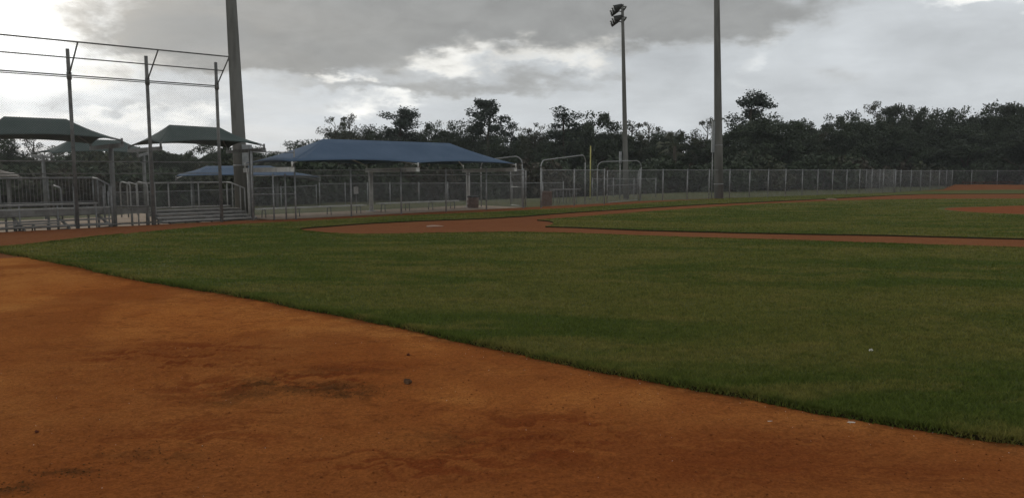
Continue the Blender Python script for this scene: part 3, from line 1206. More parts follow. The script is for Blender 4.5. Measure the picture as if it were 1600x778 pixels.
arch('bent pipe arch over the walkway beside the brown bin', g(845, 325), g(914, 319), 2.32, 2.62)
arch('bent pipe arch standing behind the light pole and wide gate', g(933, 313.5), g(1001, 312.5), 2.33, 2.40)
arch('bent pipe arch rising behind the right corner of the blue canopy', g(752, 323), g(816, 324), 2.35, 2.50)

# ------------------------------------------------------------------ backstop
VB = 26.45
root = empty('backstop', P(4.96, VB))
tag(root, 'tall chain link backstop with forward leaning top in front of the bleachers', 'backstop')
bu = [2.70, 4.96, 7.22, 9.48, 11.74]
OUT = 1.07


def vb(u):
    return 26.62 - (u - 7.22) * 0.07


for u in bu:
    v = vb(u)
    MB().tube([P(u, v, -.3), P(u, v, 5.55)], .055, 10).build('post', galv_dark, root, True)
    MB().tube([P(u, v, 4.73), P(u, v - OUT, 5.63)], .024, 6).build('overhang_arm', galv_dark, root, True)
    MB().tube([P(u, v - .02, 4.62), P(u, v - .02, 4.84)], .072, 10).build('clamp', galv_dark, root, True)
us, ue = bu[0], bu[-1]
for (dv, z, rr) in ((0.02, 4.75, .022), (-.05, 4.69, .016), (-.61, 5.21, .02), (-OUT, 5.63, .024), (0.0, 2.10, .02), (0.0, 1.72, .016), (0.0, .08, .018)):
    MB().tube([P(us, vb(us) + dv, z), P(ue, vb(ue) + dv, z)], rr, 6).build('rail', galv_dark, root, True)
cm = MB()
for i in range(len(bu) - 1):
    a = P(bu[i], vb(bu[i]) - .06)
    b = P(bu[i + 1], vb(bu[i + 1]) - .06)
    link_mesh(cm, a, b, .05, 4.7, .072, .0017)
cm.build('chain_link', wire, root)['kind'] = 'stuff'
# netting of the overhang
cm = MB()
a0, b0 = P(us, vb(us), 0), P(ue, vb(ue), 0)
L = (b0 - a0).length
dn = (b0 - a0).normalized()
of = Vector((1, -1, 0)).normalized()
slope = math.hypot(OUT, .9)
tmp = link_mesh(MB(), (0, 0), (L, 0), 0, slope, .075, .0015)
for (x, y, z) in tmp.v:
    t = z / slope
    p = a0 + dn * x + of * (OUT * t + y) + Vector((0, 0, 4.73 + .9 * t))
    cm.v.append(tuple(p))
cm.f = tmp.f
cm.build('overhang_netting', wire, root)['kind'] = 'stuff'


# ------------------------------------------------------------------ shade canopies
def patch(mb_, e0, e1, r0, r1, lift, inw, nxs=14, nys=6, bays=1):
    """one roof slope: eave e0->e1, ridge r0->r1, eave arched between its fixings"""
    o = len(mb_.v)
    for j in range(nys + 1):
        t = j / nys
        for i in range(nxs + 1):
            s = i / nxs
            e = e0.lerp(e1, s)
            sb = (s * bays) % 1.0
            k = 4 * sb * (1 - sb)
            rid = r0.lerp(r1, s)
            e = e + (rid - e).normalized() * inw * k + Vector((0, 0, lift * k))
            p = e.lerp(rid, t)
            p.z -= 0.06 * 4 * t * (1 - t)
            mb_.v.append(tuple(p))
    for j in range(nys):
        for i in range(nxs):
            a = o + j * (nxs + 1) + i
            mb_.f.append((a, a + 1, a + nxs + 2, a + nxs + 1))


def canopy(name, label, corners, ridge, cloth, cols, beam_to, steel, cat='canopy', bays=1, lift=.14, inw=.12, group=None, drop=.14, bw=.14, bh=.2, colr=.09, base_plate=True):
    FL, FR, BR, BL = [Vector(c) for c in corners]
    RL, RR_ = [Vector(c) for c in ridge]
    root = empty(name, (cols[0][0], cols[0][1], gz(cols[0][0], cols[0][1])))
    tag(root, label, cat, group)
    m = MB()
    patch(m, FL, FR, RL, RR_, lift, inw, 16 * bays, 6, bays)
    patch(m, BR, BL, RR_, RL, lift, inw, 16 * bays, 6, bays)
    patch(m, BL, FL, RL, RL, lift * .8, inw, 10, 6)
    patch(m, FR, BR, RR_, RR_, lift * .8, inw, 10, 6)
    f = m.build('fabric_roof', cloth, root, True)
    md = f.modifiers.new('thickness', 'SOLIDIFY')
    md.thickness = .012
    for c in (RL, RR_):
        pass
    MB().tube([RL - Vector((0, 0, .08)), RR_ - Vector((0, 0, .08))], .04, 6).build('ridge_pipe', steel, root, True)
    for c, (f0, f1) in zip(cols, beam_to):
        c = Vector(c)
        f0 = Vector(f0)
        f1 = Vector(f1)
        zb = gz(c.x, c.y)
        MB().tube([(c.x, c.y, zb - .2), (c.x, c.y, c.z)], colr, 12).build('column', steel, root, True)
        if base_plate:
            MB().box((c.x, c.y, zb + .012), (colr * 3.4, colr * 3.4, .03), Matrix.Rotation(math.radians(45), 3, 'Z')).build('base_plate', steel, root)
        MB().beam(f0 - Vector((0, 0, bh / 2)), f1 - Vector((0, 0, bh / 2)), bw, bh).build('beam', steel, root)
        for e in (f0, f1):
            MB().tube([e - Vector((0, 0, .02)), e + Vector((0, 0, drop + .02))], .035, 6).build('bracket', steel, root, True)
    # rafters from beam ends to the ridge
    for (f0, f1), rp in zip(beam_to, [RL if k < len(cols) / 2 else RR_ for k in range(len(cols))]):
        for e in (f0, f1):
            e = Vector(e) + Vector((0, 0, drop))
            MB().tube([e - Vector((0, 0, .05)), e.lerp(rp, .5) - Vector((0, 0, .2)), rp - Vector((0, 0, .1))], .028, 6).build('rafter', steel, root, True)
    return root


def cz(px, y, u, v):
    """height seen at photo row y for a point of the field frame"""
    return at(px, y, P(u, v).y)[1]


# right green canopy
vA, vA2 = 26.75, 29.6
uA0, uA1 = u_at(254, vA), u_at(413, vA)
ze = 2.62
canopy('shade_canopy', 'dark green hip shade canopy over the right hand bleachers beside the light pole',
       [P(uA0, vA, 2.74), P(uA1, vA, 2.80), P(uA1, vA2, 2.72), P(uA0, vA2, 2.72)],
       [P(u_at(271, 28.2), 28.2, 3.45), P(u_at(349, 28.2), 28.2, 3.42)], green_cloth,
       [P(uA0, 27.6, ze), P(uA1, 27.7, ze)], [(P(uA0, vA - .1, ze), P(uA0, vA2 + .1, ze - .02)), (P(uA1, vA - .15, ze + .02), P(uA1, vA2 + .1, ze))],
       steel_mid, bw=.11, bh=.13, colr=.075, lift=.06, inw=.16)
uB1 = u_at(192, vA)
uB0 = uB1 - (uA1 - uA0)
rB = u_at(112, 28.2)
canopy('shade_canopy', 'dark green hip shade canopy above the picket railed bleachers',
       [P(uB0, vA, 2.84), P(uB1, vA, 2.84), P(uB1, vA2, 2.76), P(uB0, vA2, 2.76)],
       [P(u_at(16, 28.2), 28.2, 3.50), P(rB, 28.2, 3.50)], green_cloth,
       [P(uB0, 27.6, 2.70), P(uB1, 27.6, 2.70)], [(P(uB0, vA - .1, 2.70), P(uB0, vA2 + .1, 2.66)), (P(uB1, vA - .25, 2.70), P(uB1, vA2 + .1, 2.66))],
       steel_mid, bw=.11, bh=.13, colr=.075, lift=.03, inw=.16)
# further green canopy
Yc = 38.0


def Q(px, y, Y):
    x, z = at(px, y, Y)
    return Vector((x, Y, z))


canopy('shade_canopy', 'further green shade canopy seen between the two bleacher canopies',
       [Q(80, 240, Yc - 1.0), Q(215, 239, Yc - .6), Q(232, 234.5, Yc + 2.5), Q(58, 239, Yc + 2.2)],
       [Q(112, 217, Yc + .4), Q(190, 219.5, Yc + .8)], green_cloth,
       [Q(67, 243, Yc), Q(224, 240, Yc + .8)],
       [(Q(80, 244, Yc - 1), Q(50, 242, Yc + 2.2)), (Q(215, 242, Yc - .6), Q(232, 238, Yc + 2.5))],
       steel_mid, bw=.1, bh=.12, colr=.08, lift=.05, inw=.14)

# big blue dugout canopy
VCf, VCb = 25.05, 28.3
us_ = [13.85, 19.56, 25.3]
zt = 2.02
canopy('shade_canopy', 'long blue hip shade canopy on white cantilever posts over the dugout',
       [P(us_[0], VCf, 2.15), P(us_[2], VCf, 2.12), P(us_[2] - .1, VCb + 1.4, 2.12), P(us_[0] - .1, VCb + .2, 2.09)],
       [P(u_at(508, 26.9), 26.9, 3.07), P(u_at(703, 26.9), 26.9, 3.06)], blue_cloth,
       [P(us_[0], 28.4, 1.90), P(us_[1], 28.45, 1.90), P(us_[2], 28.4, 1.88)],
       [(P(us_[0], VCf, 1.94), P(us_[0], 28.75, 1.91)), (P(us_[1], VCf, 1.94), P(us_[1], 28.75, 1.90)), (P(us_[2], VCf, 1.94), P(us_[2], 28.75, 1.88))],
       white_paint, bays=2, lift=.06, inw=.08, drop=.18, bw=.16, bh=.17, colr=.095)
# small blue canopy farther away
Yd = 47.0
canopy('shade_canopy', 'small far blue shade canopy behind the right hand bleachers',
       [Q(275, 275, Yd - 2), Q(500, 276.5, Yd), Q(455, 270, Yd + 3.5), Q(285, 271, Yd + 3.0)],
       [Q(322, 259.5, Yd + .6), Q(422, 259, Yd + 1.4)], blue_cloth,
       [Q(300, 277, Yd), Q(432, 277, Yd + 1.2)],
       [(Q(275, 279, Yd - 2), Q(286, 275, Yd + 3)), (Q(500, 280.5, Yd), Q(455, 275, Yd + 3.5))],
       steel_mid, bw=.1, bh=.12, colr=.1, lift=.05, inw=.14)
# low tan shelter at the left edge
Ye = 46.0
canopy('shelter', 'low tan roofed shelter behind the picket railed bleachers', [Q(-110, 279, Ye - 2), Q(33, 276, Ye - 2), Q(22, 270, Ye + 2), Q(-90, 272, Ye + 2)],
       [Q(-75, 258, Ye), Q(-8, 262, Ye)], roof_tan, [Q(-90, 280, Ye - 1), Q(12, 279, Ye - 1)],
       [(Q(-110, 281, Ye - 2), Q(-90, 275, Ye + 2)), (Q(33, 279, Ye - 2), Q(22, 274, Ye + 2))], alum, 'shelter', bw=.12, bh=.14, lift=.02, inw=.02, drop=.08)


# ------------------------------------------------------------------ bleachers
def bleacher(label, u0, u1, rows, guard_top, pickets, aisle, side_right=True, foot_from=1, rail_m=rail_grey):
    """rows: list of (v, z, u_end). Planks run along u."""
    base_v = rows[0][0]
    root = empty('bleacher', P((u0 + u1) / 2, base_v, gz(*P((u0 + u1) / 2, base_v).xy)))
    tag(root, label, 'bleacher')
    for k, (v, z, ue_) in enumerate(rows):
        a, b = P(u0, v, z - .02), P(ue_, v, z - .02)
        MB().beam(a, b, .25, .045).build('seat_plank', alum, root)
        if k >= foot_from:
            vm = v - .31
            MB().beam(P(u0, vm, z - .155), P(ue_, vm, z - .155), .24, .04).build('foot_plank', alum, root)
            MB().beam(P(u0, v - .155, z - .10), P(ue_, v - .155, z - .10), .02, .075).build('riser_plank', alum, root)
    nfr = 4
    vl, zl = rows[-1][0], rows[-1][1]
    for i in range(nfr):
        u = u0 + .25 + (rows[-1][2] - u0 - .5) * i / (nfr - 1)
        m = MB()
        zg = gz(*P(u, base_v).xy) + .0
        zg2 = gz(*P(u, vl).xy)
        m.beam(P(u, base_v - .1, rows[0][1] - .08), P(u, vl + .1, zl - .12), .05, .06)
        m.beam(P(u, base_v - .15, zg + .03), P(u, vl + .15, zg2 + .03), .06, .05)
        for (v, z, _) in rows[::2]:
            m.beam(P(u, v, gz(*P(u, v).xy)), P(u, v, z - .06), .05, .05, Vector((1, 0, 0)))
        m.beam(P(u, base_v, zg + .05), P(u, vl, zl - .15), .035, .035)
        m.build('frame', galv_dark, root)
    # rear guard rail
    vg = vl + .18
    ur = rows[-1][2]
    npst = 4
    for i in range(npst):
        u = u0 + (ur - u0) * i / (npst - 1)
        MB().tube([P(u, vg, zl - .25), P(u, vg, guard_top)], .027, 8).build('guard_post', rail_m, root, True)
    MB().tube([P(u0, vg, guard_top), P(ur, vg, guard_top)], .03, 8).build('guard_rail', rail_m, root, True)
    # right end guard stepping down
    if side_right:
        v1 = rows[-3][0]
        gt = guard_top - .22
        MB().tube([P(ur, vg, guard_top), P(ur + .02, vl - .2, guard_top - .02), P(ur + .12, v1, gt)], .028, 8).build('guard_rail', rail_m, root, True)
        for (vv_, zz, ut) in ((vl - .25, guard_top - .03, ur + .02), (v1 + .3, gt + .1, ur + .08), (v1, gt, ur + .12)):
            MB().tube([P(ut, vv_, zl - .3), P(ut, vv_, zz)], .025, 8).build('guard_post', rail_m, root, True)
    if pickets:
        MB().tube([P(u0, vg, zl + .06), P(ur, vg, zl + .06)], .02, 6).build('guard_rail', rail_m, root, True)
        n = int((ur - u0) / .105)
        for i in range(1, n):
            u = u0 + (ur - u0) * i / n
            MB().tube([P(u, vg, zl + .06), P(u, vg, guard_top)], .009, 5).build('picket', alum, root, True)
        for i in range(1, 9):
            v = vg - i * .11
            MB().tube([P(ur + .03, v, zl - .1), P(ur + .03, v, guard_top - .02 - i * .02)], .009, 5).build('picket', alum, root, True)
    for (ua, va, z0, z1, loop) in aisle:
        if loop:
            p = [P(ua, va, z0), P(ua, va, z1 - .1), P(ua, va + .04, z1 - .03), P(ua, va + .14, z1), P(ua, va + .8, z1 + .05), P(ua, va + .95, z1 + .02), P(ua, va + 1.0, z1 - .08), P(ua, va + 1.0, z0 + .25)]
            MB().tube(p, .026, 8).build('handrail', rail_m, root, True)
        else:
            MB().tube([P(ua, va, z0), P(ua, va, z1)], .03, 8).build('handrail_post', rail_m, root, True)
    return root


def rowz(px, y, v):
    return cz(px, y, u_at(px, v), v)


rv = [26.95, 27.5, 28.05, 28.6, 29.15]
ry = [343, 337.5, 332, 326.5, 322]
rx = [399, 387, 383, 373, 359]
uR0 = u_at(186, 27.3)
rows = [(v, rowz(320, y, v), u_at(x, v)) for v, y, x in zip(rv, ry, rx)]
gt = rowz(300, 285.5, 29.3)
uh = u_at(206, 28.5)
bleacher('low five row aluminium bleachers with a plain rear rail under the green canopy', u_at(236, 28), u_at(360, 28), rows, gt, False,
         [(u_at(205, 28.2), 28.2, -.1, rowz(206, 287, 28.2), True), (u_at(216, 28.0), 28.0, -.1, rowz(216, 288, 28.0), True),
          (u_at(232, 28.0), 28.0, -.1, rowz(232, 287, 28.0), True), (u_at(243, 28.4), 28.4, .1, rowz(243, 286, 28.4), False)])
lv = [26.75, 27.3, 27.85, 28.4, 28.95]
ly = [353, 345, 336.5, 328.5, 320]
rows = [(v, rowz(60, y, v), u_at(172, v)) for v, y in zip(lv, ly)]
rows[-1] = (rows[-1][0], rows[-1][1], u_at(150, 28.95))
gt = rowz(80, 278.5, 29.1)
lb_ = bleacher('aluminium bleachers with a tall picket guard rail under the green canopy', u_at(-70, 28), u_at(172, 28), rows, gt, True,
         [(u_at(117, 27.4), 27.4, 0, rowz(116, 292, 27.4), False), (u_at(163, 27.6), 27.6, 0, rowz(162, 291, 27.6), False),
          (u_at(175, 27.3), 27.3, 0, rowz(174, 291, 27.3), False), (u_at(97, 28.2), 28.2, .2, rowz(97, 293, 28.2), True)], foot_from=9, rail_m=galv)
for (y_, x1_, rr_) in ((319.8, 153, .026), (326.8, 177, .024)):
    MB().tube([P(u_at(-70, 27.62), 27.62, rowz(60, y_ , 27.62)), P(u_at(x1_, 27.62), 27.62, rowz(60, y_, 27.62))], rr_, 8).build('front_rail', rail_grey, lb_, True)
zp0, zp1 = rowz(60, 337.5, 27.66), rowz(60, 328.5, 27.66)
MB().beam(P(u_at(-70, 27.66), 27.66, (zp0 + zp1) / 2), P(u_at(172, 27.66), 27.66, (zp0 + zp1) / 2), .02, zp1 - zp0).build('front_panel', alum, lb_)
for px_ in (-30, 30, 90, 150, 170):
    MB().tube([P(u_at(px_, 27.64), 27.64, -.3), P(u_at(px_, 27.64), 27.64, rowz(60, 319.8 if px_ < 152 else 326.8, 27.62))], .022, 6).build('front_post', galv, lb_, True)


# walkway rail between the two bleachers
hr = empty('walkway_rail', P(u_at(200, 27.5), 27.5))
tag(hr, 'thin grey walkway rail between the two sets of bleachers', 'rail')
ua_, ub_ = u_at(178, 27.9), u_at(234, 27.9)
zr = rowz(200, 322.5, 27.9)
MB().tube([P(ua_, 27.9, zr), P(ub_, 27.9, zr - .02)], .03, 8).build('rail', alum, hr, True)
MB().beam(P(ua_, 27.95, zr - .16), P(ub_, 27.95, zr - .16), .03, .2).build('panel', alum, hr)
for u in (ua_ + .05, (ua_ + ub_) / 2, ub_ - .05):
    MB().tube([P(u, 27.9, -.4), P(u, 27.9, zr)], .024, 6).build('post', alum, hr, True)


def bench(label, a, b, z, wd=.26, legs=3, mat=alum, back=None, name='bench', group=None, cat='bench'):
    a = Vector(a)
    b = Vector(b)
    za = gz(a.x, a.y)
    root = empty(name, (a.x, a.y, za))
    tag(root, label, cat, group)
    d = (b - a).normalized()
    s = Vector((-d.y, d.x, 0))
    up = Vector((0, 0, 1))
    MB().beam(a + up * (z - .02), b + up * (z - .02), wd, .045).build('seat_plank', mat, root)
    if back:
        o = s * .24
        MB().beam(a + o + up * back, b + o + up * back, .03, .16, up).build('back_plank', mat, root)
    L = (b - a).length
    for i in range(legs):
        p = a + d * (.3 + (L - .6) * i / (legs - 1))
        m = MB()
        zz = gz(p.x, p.y)
        m.tube([p - s * .15 + up * (zz - .02 - p.z), p - s * .11 + up * (z - .05)], .02, 6)
        m.tube([p + s * .18 + up * (zz - .02 - p.z), p + s * .13 + up * (z - .05)], .02, 6)
        m.beam(p - s * .14 + up * (z - .06), p + s * .14 + up * (z - .06), .03, .03)
        m.build('leg', galv_dark, root, True)
        if back:
            MB().tube([p + s * .13 + up * (z - .06), p + s * .24 + up * (back + .06)], .02, 6).build('back_support', galv_dark, root, True)
    return root


bench('long aluminium players bench in the left bay of the dugout', P(13.6, 27.4), P(18.5, 27.4), .37, legs=4, mat=white_paint)
bench('long aluminium players bench in the right bay of the dugout', P(19.3, 27.6), P(23.9, 27.6), .40, legs=4, mat=white_paint)
bench('low aluminium bench beside the concrete pad left of the backstop post', P(u_at(8, 26.9), 26.92), P(u_at(92, 26.9), 26.92), .20, legs=3)
bx1 = g(862, 318.5)
bx2 = g(905, 317.2)
bench('grey bench with bent legs behind the fence beside the brown bin', (bx1[0], bx1[1] + .3, 0), (bx2[0], bx2[1] + .6, 0), .78, .34, 4)
# dark low bench far away on the bank
bxa = at(1497, 287, 77.0)
bxb = at(1578, 285, 78.0)
bench('long low dark red bench behind the clay bank at the far fence', (bxa[0], 76.2, 0.0), (bxb[0], 77.6, 0.0), .62, .35, 5, rust_wood, None)


# ------------------------------------------------------------------ bins, signs, foul pole
def barrel(label, x, y, r, h, lid=True):
    root = empty('trash_barrel', (x, y, gz(x, y)))
    tag(root, label, 'trash can')
    z = gz(x, y)
    MB().tube([(x, y, z), (x, y, z + .03), (x, y, z + h * .33), (x, y, z + h * .35), (x, y, z + h * .37), (x, y, z + h * .66), (x, y, z + h * .68), (x, y, z + h * .7), (x, y, z + h)],
              [r * .94, r * .97, r, r * 1.05, r, r * 1.01, r * 1.06, r * 1.02, r * 1.0], 20).build('drum', brown_bin, root, True)
    MB().tube([(x, y, z + h - .01), (x, y, z + h + .035), (x, y, z + h + .07)], [r * 1.07, r * 1.07, r * .8], 20).build('rim', black, root, True)
    return root


bp = P(24.9, 27.6)
barrel('round brown trash barrel with a black rim beside the white canopy post', bp.x, bp.y, .28, .52)
bq = g(854, 321.5)
root = empty('trash_can', (bq[0], bq[1], 0))
tag(root, 'square brown slatted trash can beside the pipe arch', 'trash can')
for k in range(7):
    a = -.21 + k * .07
    for (ox, oy) in ((a, -.23), (a, .23)):
        MB().box((bq[0] + ox, bq[1] + oy, .35), (.06, .03, .66)).build('slat', brown_bin, root)
    for (ox, oy) in ((-.25, a), (.25, a)):
        MB().box((bq[0] + ox, bq[1] + oy, .35), (.03, .06, .66)).build('slat', brown_bin, root)
MB().box((bq[0], bq[1], .35), (.44, .40, .62)).build('liner', black, root)
MB().box((bq[0], bq[1], .715), (.56, .52, .05)).build('lid', brown_bin, root)

ns = empty('notice', Vector((*on_line(557, 28.6), .9)))
tag(ns, 'small white rectangular notice hanging on the wire behind the dugout', 'sign')
nz0, nz1 = cz(557, 303, u_at(557, 28.6), 28.6), cz(557, 292, u_at(557, 28.6), 28.6)
nb_, ne_ = P(u_at(553.5, 28.6), 28.6, (nz0 + nz1) / 2), P(u_at(560.5, 28.6), 28.6, (nz0 + nz1) / 2)
MB().beam(nb_, ne_, .012, nz1 - nz0).build('board', paper, ns)
MB().tube([P(u_at(557, 28.63), 28.63, -.05), P(u_at(557, 28.63), 28.63, nz1 + .06)], .018, 6).build('stake', galv, ns, True)

fx_, fy_ = g(922, 311.3)
root = empty('foul_pole', (fx_, fy_, 0))
tag(root, 'slim yellow foul pole behind the short fence', 'foul pole')
MB().tube([(fx_, fy_, -.2), (fx_, fy_, at(922, 229, fy_)[1])], .038, 10).build('pole', yellow, root, True)
MB().tube([(fx_, fy_, 0), (fx_, fy_, .06)], .11, 10).build('footing', concrete, root, True)
MB().tube([(fx_, fy_, at(922, 229, fy_)[1]), (fx_, fy_, at(922, 229, fy_)[1] + .05)], [.042, .015], 10).build('cap', yellow, root, True)

bs = g(1299, 312.8)
root = empty('base', (bs[0], bs[1], 0))
tag(root, 'white square base bag on the far clay corner', 'base')
m = MB()
c45 = Matrix.Rotation(math.radians(45), 3, 'Z')
m.box((bs[0], bs[1], .05), (.50, .50, .07), c45)
m.box((bs[0], bs[1], .088), (.44, .44, .02), c45)
m.build('bag', base_white, root)
MB().box((bs[0], bs[1], .01), (.54, .54, .02), c45).build('anchor_plate', black, root)
hp = g(677, 354.3)
m = MB()
for z in (0.006, 0.03):
    for (a, b) in ((-.25, .25), (.25, .25), (.25, -.05), (0, -.3), (-.25, -.05)):
        p = Matrix.Rotation(math.radians(-45), 2) @ Vector((a, b))
        m.v.append((hp[0] + p.x, hp[1] + p.y, z))
m.f = [(4, 3, 2, 1, 0), (5, 6, 7, 8, 9)] + [(i, (i + 1) % 5, 5 + (i + 1) % 5, 5 + i) for i in range(5)]
m.v = [tuple(v_) for v_ in m.v]
tag(m.build('home_plate', base_white), 'flat five sided white home plate dusted with clay', 'home plate')


# ------------------------------------------------------------------ light poles
def light_pole(label, bx, by, h, lean, r0, r1, lamps=(), boxes=(), collar=(), facing=Vector((-1, 0, 0))):
    z0 = gz(bx, by)
    root = empty('light_pole', (bx, by, z0))
    tag(root, label, 'light pole')

    def c(z):
        return Vector((bx + lean * z, by, z))
    MB().tube([c(z0 - .4), c(h * .25), c(h * .5), c(h * .75), c(h)], [r0, r0 + (r1 - r0) * .25, (r0 + r1) / 2, r0 + (r1 - r0) * .75, r1], 24).build('shaft', concrete, root, True)

    def rad_(z):
        return r0 + (r1 - r0) * z / h
    for z in collar:
        MB().tube([c(z), c(z + .06)], rad_(z) * 1.03, 24).build('band', galv, root, True)
    for (side, z, sx, sy, sz, off) in boxes:
        p = c(z) + side * (rad_(z) + off)
        b = MB().box(p, (sx, sy, sz)).build('electrical_box', box_grey, root)
        MB().box(p + Vector((0, -sy / 2 - .008, 0)), (sx * .86, .016, sz * .9)).build('door', box_grey, b)
        MB().tube([p - Vector((0, 0, sz / 2)), Vector((p.x, p.y, max(.0, z0)))], .035, 8).build('conduit', galv, root, True)
    for (z, n) in lamps:
        MB().beam(c(z) - facing * .1 + Vector((0, -.8, 0)), c(z) - facing * .1 + Vector((0, .8, 0)), .08, .08).build('crossarm', galv_dark, root)
        for k in range(n):
            p = c(z) + facing * .38 + Vector((0, -.75 + 1.5 * k / max(1, n - 1), 0))
            d = (facing + Vector((0, 0, -.42))).normalized()
            lp = MB().tube([p - d * .30, p - d * .26, p - d * .08, p + d * .12, p + d * .24, p + d * .27], [.05, .09, .13, .175, .205, .20], 16).build('floodlight', black, root, True)
            MB().tube([p + d * .272, p + d * .285], .18, 16).build('lens', lens, lp, True)
            MB().tube([p - d * .2, c(z) - facing * .1 + Vector((0, p.y - c(z).y, 0))], .035, 6).build('bracket', galv_dark, root, True)
    return root


lp_b = g(978.5, 311)
topx, topz = at(972.5, 8, lp_b[1])
ln = (topx - lp_b[0]) / topz
light_pole('concrete light pole with two tiers of floodlights at its top', lp_b[0], lp_b[1], topz + .02, ln, .185, .085,
           [(topz - .28, 3), (topz - .92, 3)], [(Vector((-1, 0, 0)), at(971, 246, lp_b[1])[1], .14, .2, .72, .16)], (2.4, 1.25))
rp = g(1123.3, 310.2)
tx, tz = at(1120, 0, rp[1])
light_pole('thick concrete light pole with a slim box standing at the outfield fence', rp[0], rp[1], 17, (tx - rp[0]) / tz, .295, .135,
           [(16.6, 3), (15.9, 3)], [(Vector((-1, 0, 0)), at(1113, 214, rp[1])[1], .17, .22, 2.0, .07)], (at(1120, 228, rp[1])[1], .9))
Yp = 33.0
bxp = at(378.5, 300, Yp)[0]
txp, tzp = at(361, 0, Yp)
light_pole('thickest concrete light pole standing at the end of the right hand bleachers', bxp, Yp, 17, (txp - bxp) / tzp, .31, .135,
           [(16.6, 3), (15.9, 3)], [(Vector((1, -.5, 0)), at(385, 243, Yp)[1], .34, .3, .9, .1)], (2.0,))

# ------------------------------------------------------------------ trees
def leaf_quads(centers, size, r):
    n = len(centers)
    d1 = r.normal(size=(n, 3))
    d1 /= np.linalg.norm(d1, axis=1)[:, None]
    d2 = r.normal(size=(n, 3))
    d2 -= (d2 * d1).sum(1)[:, None] * d1
    d2 /= np.linalg.norm(d2, axis=1)[:, None]
    s = (size * r.uniform(.55, 1.35, n))[:, None]
    d1 = d1 * s
    d2 = d2 * s * r.uniform(.35, .75, (n, 1))
    V = np.stack([centers - d1, centers + d2 * .9 - d1 * .1, centers + d1, centers - d2 + d1 * .15], 1)
    return V.reshape(-1, 3), np.arange(n * 4).reshape(-1, 4)


